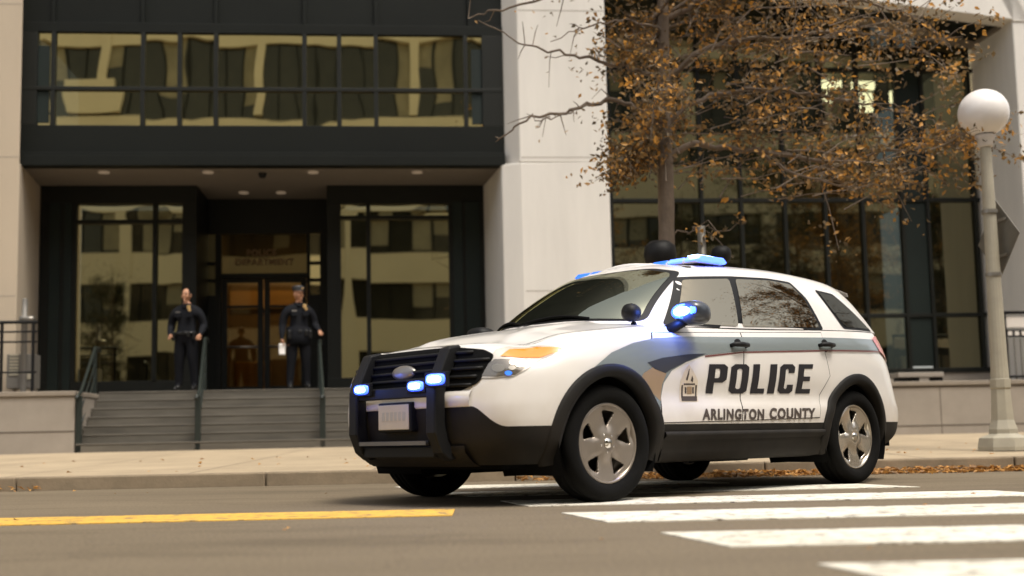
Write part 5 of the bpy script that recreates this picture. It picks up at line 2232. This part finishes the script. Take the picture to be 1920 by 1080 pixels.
# ================================================================= PEOPLE
def skin_body(name, J, E, R, root):
    """skeleton -> continuous surface (Skin + Subdivision)"""
    ids = {k: i for i, k in enumerate(J)}
    me = bpy.data.meshes.new(name)
    me.from_pydata([J[k] for k in J], [(ids[a], ids[b]) for a, b in E], [])
    ob = bpy.data.objects.new(name, me)
    COL.objects.link(ob)
    sk = ob.modifiers.new('skin', 'SKIN')
    sk.use_smooth_shade = True
    sk.branch_smoothing = .4
    for k in J:
        d = me.skin_vertices[0].data[ids[k]]
        r_ = R[k]
        d.radius = (r_, r_) if not hasattr(r_, '__len__') else r_
        d.use_root = (k == root)
    ss = ob.modifiers.new('sub', 'SUBSURF')
    ss.levels = ss.render_levels = 2
    out = eval_mesh(ob)
    bpy.data.objects.remove(ob)
    return out


def ellip(mb, c, r, n=18, m=12, shape=None):
    rows = []
    for i in range(m + 1):
        ph = PI * i / m
        row = []
        for j in range(n):
            a = 2 * PI * j / n
            v = Vector((math.cos(a) * math.sin(ph), math.sin(a) * math.sin(ph), math.cos(ph)))
            if shape:
                v = shape(v)
            row.append(Vector(c) + Vector((v.x * r[0], v.y * r[1], v.z * r[2])))
        rows.append(row)
    mb.grid(rows, 0, True)


def person(label, base, face, head_turn, pose, build, cap):
    """person faces -w in its own frame; base on the landing (facade frame)"""
    t = thing('person', label, 'person', base, 'F')
    t.rotation_euler = (0, 0, FA + face)
    BASE[t.name] = Vector((0, 0, 0))
    b = build
    J, E_, R_ = {}, [], {}

    def j(k, p, r_, parent=None):
        J[k] = Vector(p)
        R_[k] = r_
        if parent:
            E_.append((parent, k))
    j('pelvis', (0, .0, .96), (.165 * b, .125 * b))
    j('waist', (0, -.005, 1.10), (.160 * b, .125 * b), 'pelvis')
    j('chest', (0, .0, 1.30), (.185 * b, .135 * b), 'waist')
    j('upper', (0, .015, 1.43), (.150 * b, .10 * b), 'chest')
    j('neck', (0, .01, 1.52), .062, 'upper')
    j('skull', (0, -.005, 1.60), .060, 'neck')
    for s, nm in ((-1, 'a'), (1, 'b')):
        P_ = pose[nm]
        j('sh' + nm, (s * .195 * b, .01, 1.42), .085 * b, 'upper')
        j('el' + nm, P_['elbow'], .064 * b, 'sh' + nm)
        j('fa' + nm, Vector(P_['elbow']).lerp(Vector(P_['wrist']), .45), .057 * b, 'el' + nm)
        j('wr' + nm, P_['wrist'], .038, 'fa' + nm)
        j('hip' + nm, (s * .095, .0, .88), .118 * b, 'pelvis')
        j('th' + nm, (s * .105 + P_['foot'][0] * .25, -.005, .68), .104 * b, 'hip' + nm)
        j('kn' + nm, (s * .11 + P_['foot'][0] * .6, -.015, .49), .084, 'th' + nm)
        j('ca' + nm, (s * .115 + P_['foot'][0] * .8, .005, .34), .080, 'kn' + nm)
        j('an' + nm, (s * .12 + P_['foot'][0], .01, .11), .066, 'ca' + nm)
        j('fo' + nm, (s * .125 + P_['foot'][0] * 1.05, -.07 + P_['foot'][1], .045), (.046, .04), 'an' + nm)
        j('to' + nm, (s * .135 + P_['foot'][0] * 1.1, -.16 + P_['foot'][1], .035), (.042, .03), 'fo' + nm)
        # palm and fingers
        w_ = Vector(P_['wrist'])
        d = (Vector(P_['hand']) - w_).normalized()
        e = Vector(P_['side']).normalized()
        e = (e - d * e.dot(d)).normalized()
        nrm = d.cross(e)
        curl = P_.get('curl', .5)
        j('pm' + nm, w_ + d * .055, (.036, .024), 'wr' + nm)
        for q, (off, L) in enumerate(((-.030, .066), (-.010, .076), (.010, .072), (.030, .056))):
            r0 = w_ + d * .088 + e * off
            a1 = curl * .9
            p1 = r0 + (d * math.cos(a1 * .5) + nrm * math.sin(a1 * .5)) * L * .5
            p2 = p1 + (d * math.cos(a1 * 1.5) + nrm * math.sin(a1 * 1.5)) * L * .55
            j('f%d0' % q + nm, r0, .0105, 'pm' + nm)
            j('f%d1' % q + nm, p1, .0095, 'f%d0' % q + nm)
            j('f%d2' % q + nm, p2, .008, 'f%d1' % q + nm)
        th0 = w_ + d * .045 - e * .035
        j('t0' + nm, th0, .013, 'pm' + nm)
        j('t1' + nm, th0 + d * .03 - e * .018 + nrm * .012, .011, 't0' + nm)
        j('t2' + nm, th0 + d * .058 - e * .015 + nrm * .026, .009, 't1' + nm)
    body = skin_body('person_source', J, E_, R_, 'pelvis')
    # the head, joined and re-meshed into the same surface
    hd = MB()
    hc = Vector((0, -.012, 1.685))

    def skull(v):
        v = v.copy()
        if v.z < 0:
            k_ = -v.z
            v.x *= 1 - .26 * k_ * k_
            v.y *= 1 - .16 * k_
            if v.y < 0:
                v.y -= .05 * k_
        if v.y > 0:
            v.y *= 1.10
            v.z += .05 * v.y
        return v
    ellip(hd, hc, (.076, .094, .118), 24, 18, skull)
    nose = MB()
    nose.hexa([hc + Vector(p) for p in ((-.016, -.088, -.032), (.016, -.088, -.032), (.010, -.117, -.026), (-.010, -.117, -.026))],
              [hc + Vector(p) for p in ((-.009, -.086, .022), (.009, -.086, .022), (.004, -.092, .02), (-.004, -.092, .02))])
    br = MB()
    ellip(br, hc + Vector((0, -.078, .022)), (.055, .018, .012), 14, 8)
    ellip(br, hc + Vector((0, -.083, -.058)), (.026, .013, .007), 12, 6)
    ellip(br, hc + Vector((0, -.083, -.069)), (.023, .013, .007), 12, 6)
    ellip(br, hc + Vector((0, -.072, -.098)), (.030, .024, .020), 12, 6)
    for s in (-1, 1):
        ellip(br, hc + Vector((s * .078, .008, -.012)), (.010, .020, .032), 10, 8)
        ellip(br, hc + Vector((s * .040, -.066, -.030)), (.026, .022, .022), 10, 8)
    Rt = Matrix.Translation(hc) @ Matrix.Rotation(head_turn, 4, 'Z') @ Matrix.Translation(-hc)
    bm = bmesh.new()
    bm.from_mesh(body)
    for q in (hd, nose, br):
        tm = q.mesh('q')
        fixn(tm)
        tm.transform(Rt)
        bm.from_mesh(tm)
        bpy.data.meshes.remove(tm)
    me = bpy.data.meshes.new('person_source')
    bm.to_mesh(me)
    bm.free()
    ob = bpy.data.objects.new('person_source', me)
    COL.objects.link(ob)
    rm = ob.modifiers.new('rm', 'REMESH')
    rm.mode = 'VOXEL'
    rm.voxel_size = .0062
    sm = ob.modifiers.new('sm', 'SMOOTH')
    sm.factor = .5
    sm.iterations = 2
    fin = eval_mesh(ob)
    bpy.data.objects.remove(ob)
    HK = []
    for k_, v_ in J.items():
        hand = k_[:2] in ('pm', 'f0', 'f1', 'f2', 'f3', 't0', 't1', 't2')
        rr_2 = R_[k_][0] if hasattr(R_[k_], '__len__') else R_[k_]
        HK.append((hand, v_, rr_2 ** 2, not hand and k_[:2] not in ('el', 'fa', 'wr', 'sh', 'ch', 'up', 'wa')))
    for a_, b_3 in E_:                      # points along each limb, so the nearest joint is the right one
        for t_ in (.25, .5, .75):
            hand = a_[:2] in ('pm', 'f0', 'f1', 'f2', 'f3', 't0', 't1', 't2') and b_3[:2] in ('pm', 'f0', 'f1', 'f2', 'f3', 't0', 't1', 't2')
            HK.append((hand, J[a_].lerp(J[b_3], t_), .0004, a_[:2] in ('pe', 'hi', 'th', 'kn', 'ca', 'an', 'fo') and b_3[:2] not in ('wa',)))
    wr = [Vector(pose[n_]['wrist']) for n_ in 'ab']
    el_ = [Vector(pose[n_]['elbow']) for n_ in 'ab']
    for p_ in fin.polygons:
        c = p_.center
        mi = 1
        if c.z > 1.535:
            mi = 0
        elif c.z < .10:
            mi = 3
        else:
            near = min(HK, key=lambda q_: (c - q_[1]).length_squared - q_[2])
            if near[0]:
                mi = 0
            elif c.z < .99 and near[3]:
                mi = 2
        p_.material_index = mi
        p_.use_smooth = True
    o = bpy.data.objects.new('body', fin)
    COL.objects.link(o)
    o.parent = t
    for m_ in ('skin', 'uniform', 'trousers', 'leather'):
        fin.materials.append(M[m_])
    # eyes and brows
    k = MB()
    for s in (-1, 1):
        ellip(k, hc + Vector((s * .031, -.082, .006)), (.0115, .006, .006), 10, 6)
    for v in k.v:
        v.xyz = (Rt @ v.to_4d()).xyz
    part('eyes', k, M['leather'], t, smooth=True)
    k = MB()
    for s in (-1, 1):
        ellip(k, hc + Vector((s * .031, -.092, .028)), (.022, .006, .0045), 10, 6)
    for v in k.v:
        v.xyz = (Rt @ v.to_4d()).xyz
    part('eyebrows', k, M['bark'], t, smooth=True)
    # belt, collar, badge, radio, pockets
    k = MB()
    rows = []
    for z in (.985, .99, 1.03, 1.035):
        rows.append([(.182 * b * math.cos(2 * PI * i / 36) * (1 if .986 < z < 1.032 else .9), .152 * b * math.sin(2 * PI * i / 36) * (1 if .986 < z < 1.032 else .9), z) for i in range(36)])
    k.grid(rows, 0, True)
    BL = part('belt', k, M['leather'], t, smooth=True)
    k = MB()
    k.box(-.03, .03, -.163 * b, -.15 * b, .988, 1.032)
    part('buckle', k, M['leather'], BL, bevel=.004)
    for x, w_, h_ in ((-.155, .05, .15), (.16, .055, .13), (.09, .05, .09)):
        k = MB()
        yb = -.152 * b * math.sqrt(max(.05, 1 - (x / (.182 * b)) ** 2))
        k.box(x * b - w_ / 2, x * b + w_ / 2, yb - .045, yb + .01, 1.03 - h_, 1.035)
        part('pouch', k, M['leather'], BL, bevel=.012)
    if cap:      # hip-length jacket
        k = MB()
        rows = []
        for z, g_ in ((.79, .98), (.795, 1.03), (.93, 1.02), (1.08, 1.0), (1.10, .94)):
            rows.append([(.182 * b * g_ * math.cos(2 * PI * i / 40), .152 * b * g_ * math.sin(2 * PI * i / 40), z + .006 * math.sin(6 * 2 * PI * i / 40)) for i in range(40)])
        k.grid(rows, 0, True)
        part('jacket_hem', k, M['uniform'], t, smooth=True)
    k = MB()
    k.tube([(-.075, .03, 1.525), (-.07, -.04, 1.52), (-.025, -.095, 1.475), (0, -.105, 1.46), (.025, -.095, 1.475), (.07, -.04, 1.52), (.075, .03, 1.525), (.0, .085, 1.535), (-.075, .03, 1.525)], .015, 8)
    part('collar', k, M['uniform'], t, smooth=True)
    k = MB()
    yb = -.148 * b
    k.lathe([(.001, yb - .012), (.020, yb - .010), (.028, yb), (.028, yb + .02)], (.095 * b, 0, 1.405), 'Y', 7)
    part('badge', k, M['badge'], t, smooth=False)
    for x0, x1, z, hh in ((-.12, -.05, 1.372, .008), (.05, .10, 1.462, .03)):
        k = MB()
        k.box(x0 * b, x1 * b, yb + .0 + (.028 if z > 1.4 else -.004), yb + .05, z - hh, z + hh)
        part('name_tag' if z < 1.4 else 'collar_mark', k, M['badge'] if z > 1.4 else M['steel'], t, bevel=.003)
    for x in (-.085, .085):
        k = MB()
        k.box((x - .045) * b, (x + .045) * b, yb - .002, yb + .05, 1.28, 1.362)
        part('pocket', k, M['uniform'], t, bevel=.008)
    k = MB()
    if cap:
        kk = [(.001, .085), (.075, .083), (.100, .070), (.106, .055), (.090, .035), (.089, .0), (.086, -.004)]
        k.lathe([(r_, z + hc.z + .062) for r_, z in kk], (hc.x, hc.y + .008, 0), 'Z', 32)
        for v in k.v:
            v.y = hc.y + (v.y - hc.y) * 1.12
        # peak
        rows = []
        for i in range(15):
            a = rad(200 + 140 * i / 14)
            ca, sa = math.cos(a), math.sin(a)
            rows.append([hc + Vector((.083 * ca, .098 * sa, .062)), hc + Vector((.092 * ca, .150 * sa, .046)), hc + Vector((.083 * ca, .098 * sa, .056))])
        k.grid(rows)
        for v in k.v:
            v.xyz = (Rt @ v.to_4d()).xyz
        CP = part('cap', k, M['navy'], t, smooth=True)
        k = MB()
        q = hc + Vector((0, -.115, .095))
        k.lathe([(.001, -.006), (.016, -.004), (.018, .01)], q, 'Y', 8)
        for v in k.v:
            v.xyz = (Rt @ v.to_4d()).xyz
        part('cap_badge', k, M['badge'], CP)
    else:
        # close-cropped hair round the back and sides
        rows = []
        for i in range(9):
            ph = rad(28 + 80 * i / 8)
            row = []
            for q in range(25):
                a = rad(-28 + 236 * q / 24)
                v = skull(Vector((math.cos(a) * math.sin(ph), math.sin(a) * math.sin(ph), math.cos(ph))))
                row.append(hc + Vector((v.x * .0785, v.y * .0965, v.z * .1195)))
            rows.append(row)
        k.grid(rows)
        for v in k.v:
            v.xyz = (Rt @ v.to_4d()).xyz
        part('hair', k, M['leather'], t, smooth=True)
    return t


WPN = -.10
pb1 = FU(349, 732, WPN)
OF1 = person('bald officer in dark navy uniform standing with hands at the belt on the landing', (pb1.x, WPN, zPl), rad(-10), rad(-6), {
    'a': dict(elbow=(-.295, .06, 1.14), wrist=(-.245, -.145, .985), hand=(-.20, -.20, .93), side=(.3, .3, 1), curl=.9, foot=(-.02, 0)),
    'b': dict(elbow=(.295, .06, 1.14), wrist=(.300, -.150, .975), hand=(.30, -.23, .925), side=(-.5, -.2, .9), curl=.8, foot=(.03, 0))}, 1.16, False)
pb2 = FU(560, 732, WPN)
OF2 = person('capped officer in dark navy uniform holding a white paper by the doors', (pb2.x, WPN, zPl), rad(14), rad(28), {
    'a': dict(elbow=(-.275, .03, 1.13), wrist=(-.300, -.08, .895), hand=(-.300, -.10, .80), side=(-.1, 1, 0), curl=.9, foot=(-.03, 0)),
    'b': dict(elbow=(.29, .03, 1.14), wrist=(.335, -.19, 1.015), hand=(.34, -.28, .985), side=(-.9, .2, .4), curl=.9, foot=(.03, 0))}, 1.16, True)
# the paper in his hand
hx_ = Matrix.Rotation(FA + rad(14), 3, 'Z') @ Vector((-.305, -.125, .76))
pw = FO + FR @ Vector((pb2.x, WPN, zPl)) + hx_
k = MB()
rows = []
for i in range(7):
    t_ = i / 6
    rows.append([(x, .012 * math.sin(3 * t_) + .01 * (x * 20) ** 2 * .05, .04 - .20 * t_) for x in (-.055, -.02, .02, .055)])
k.grid(rows)
PPR = solo('paper_sheet', k, M['paper'], 'small white folded paper held at the capped officer\'s side', 'paper', smooth=True)
PPR.location = pw
PPR.rotation_euler = (0, 0, FA + rad(10))
sm_ = PPR.modifiers.new('solid', 'SOLIDIFY')
sm_.thickness = .003


# ================================================================= LIGHT, WORLD, CAMERA
W = bpy.data.worlds.new('World')
SC.world = W
W.use_nodes = True
nt = W.node_tree
bg = nt.nodes['Background']
sky = nt.nodes.new('ShaderNodeTexSky')
sky.sky_type = 'NISHITA'
sky.sun_disc = False
SUN_EL, SUN_AZ = 66.0, 38.0          # azimuth measured from behind the camera towards the right
sky.sun_elevation = rad(SUN_EL)
sky.sun_rotation = rad(180 - SUN_AZ)
sky.air_density = 1.0
sky.dust_density = 4.0
sky.ozone_density = 1.0
hs = nt.nodes.new('ShaderNodeHueSaturation')
hs.inputs['Saturation'].default_value = 0.42
mx = nt.nodes.new('ShaderNodeMix')
mx.data_type = 'RGBA'
mx.blend_type = 'MULTIPLY'
mx.inputs[0].default_value = 1.0
mx.inputs[7].default_value = (1.0, 0.975, 0.92, 1)
nt.links.new(sky.outputs['Color'], hs.inputs['Color'])
nt.links.new(hs.outputs['Color'], mx.inputs[6])
nt.links.new(mx.outputs[2], bg.inputs['Color'])
bg.inputs['Strength'].default_value = 0.14
sl = bpy.data.lights.new('sun', 'SUN')
sl.energy = 1.2
sl.angle = rad(16)
sl.color = (1.0, 0.93, 0.80)
so = bpy.data.objects.new('sun', sl)
COL.objects.link(so)
az, el = rad(SUN_AZ), rad(SUN_EL)
sd = Vector((math.sin(az) * math.cos(el), -math.cos(az) * math.cos(el), math.sin(el)))   # towards the sun
so.rotation_euler = sd.to_track_quat('Z', 'Y').to_euler()
so.location = (0, 0, 30)

cd = bpy.data.cameras.new('camera')
cd.sensor_width = 36
cd.lens = FPX / 1920 * 36
cd.shift_y = (CYP - 540) / 1920
cd.clip_start = 0.05
cd.clip_end = 2000
cd.dof.use_dof = True
cd.dof.focus_distance = 8.6
cd.dof.aperture_fstop = 1.25
co = bpy.data.objects.new('camera', cd)
COL.objects.link(co)
R3 = Matrix((CM[0], CM[2], -Vector(CM[1]))).transposed()
co.matrix_world = Matrix.Translation(CAMP) @ R3.to_4x4()
SC.camera = co
SC.view_settings.view_transform = 'Standard'
SC.view_settings.look = 'None'
SC.view_settings.gamma = 1
SC.view_settings.exposure = 0.98
SC.cycles.max_bounces = 8
SC.cycles.transparent_max_bounces = 12
SC.cycles.sample_clamp_indirect = 4
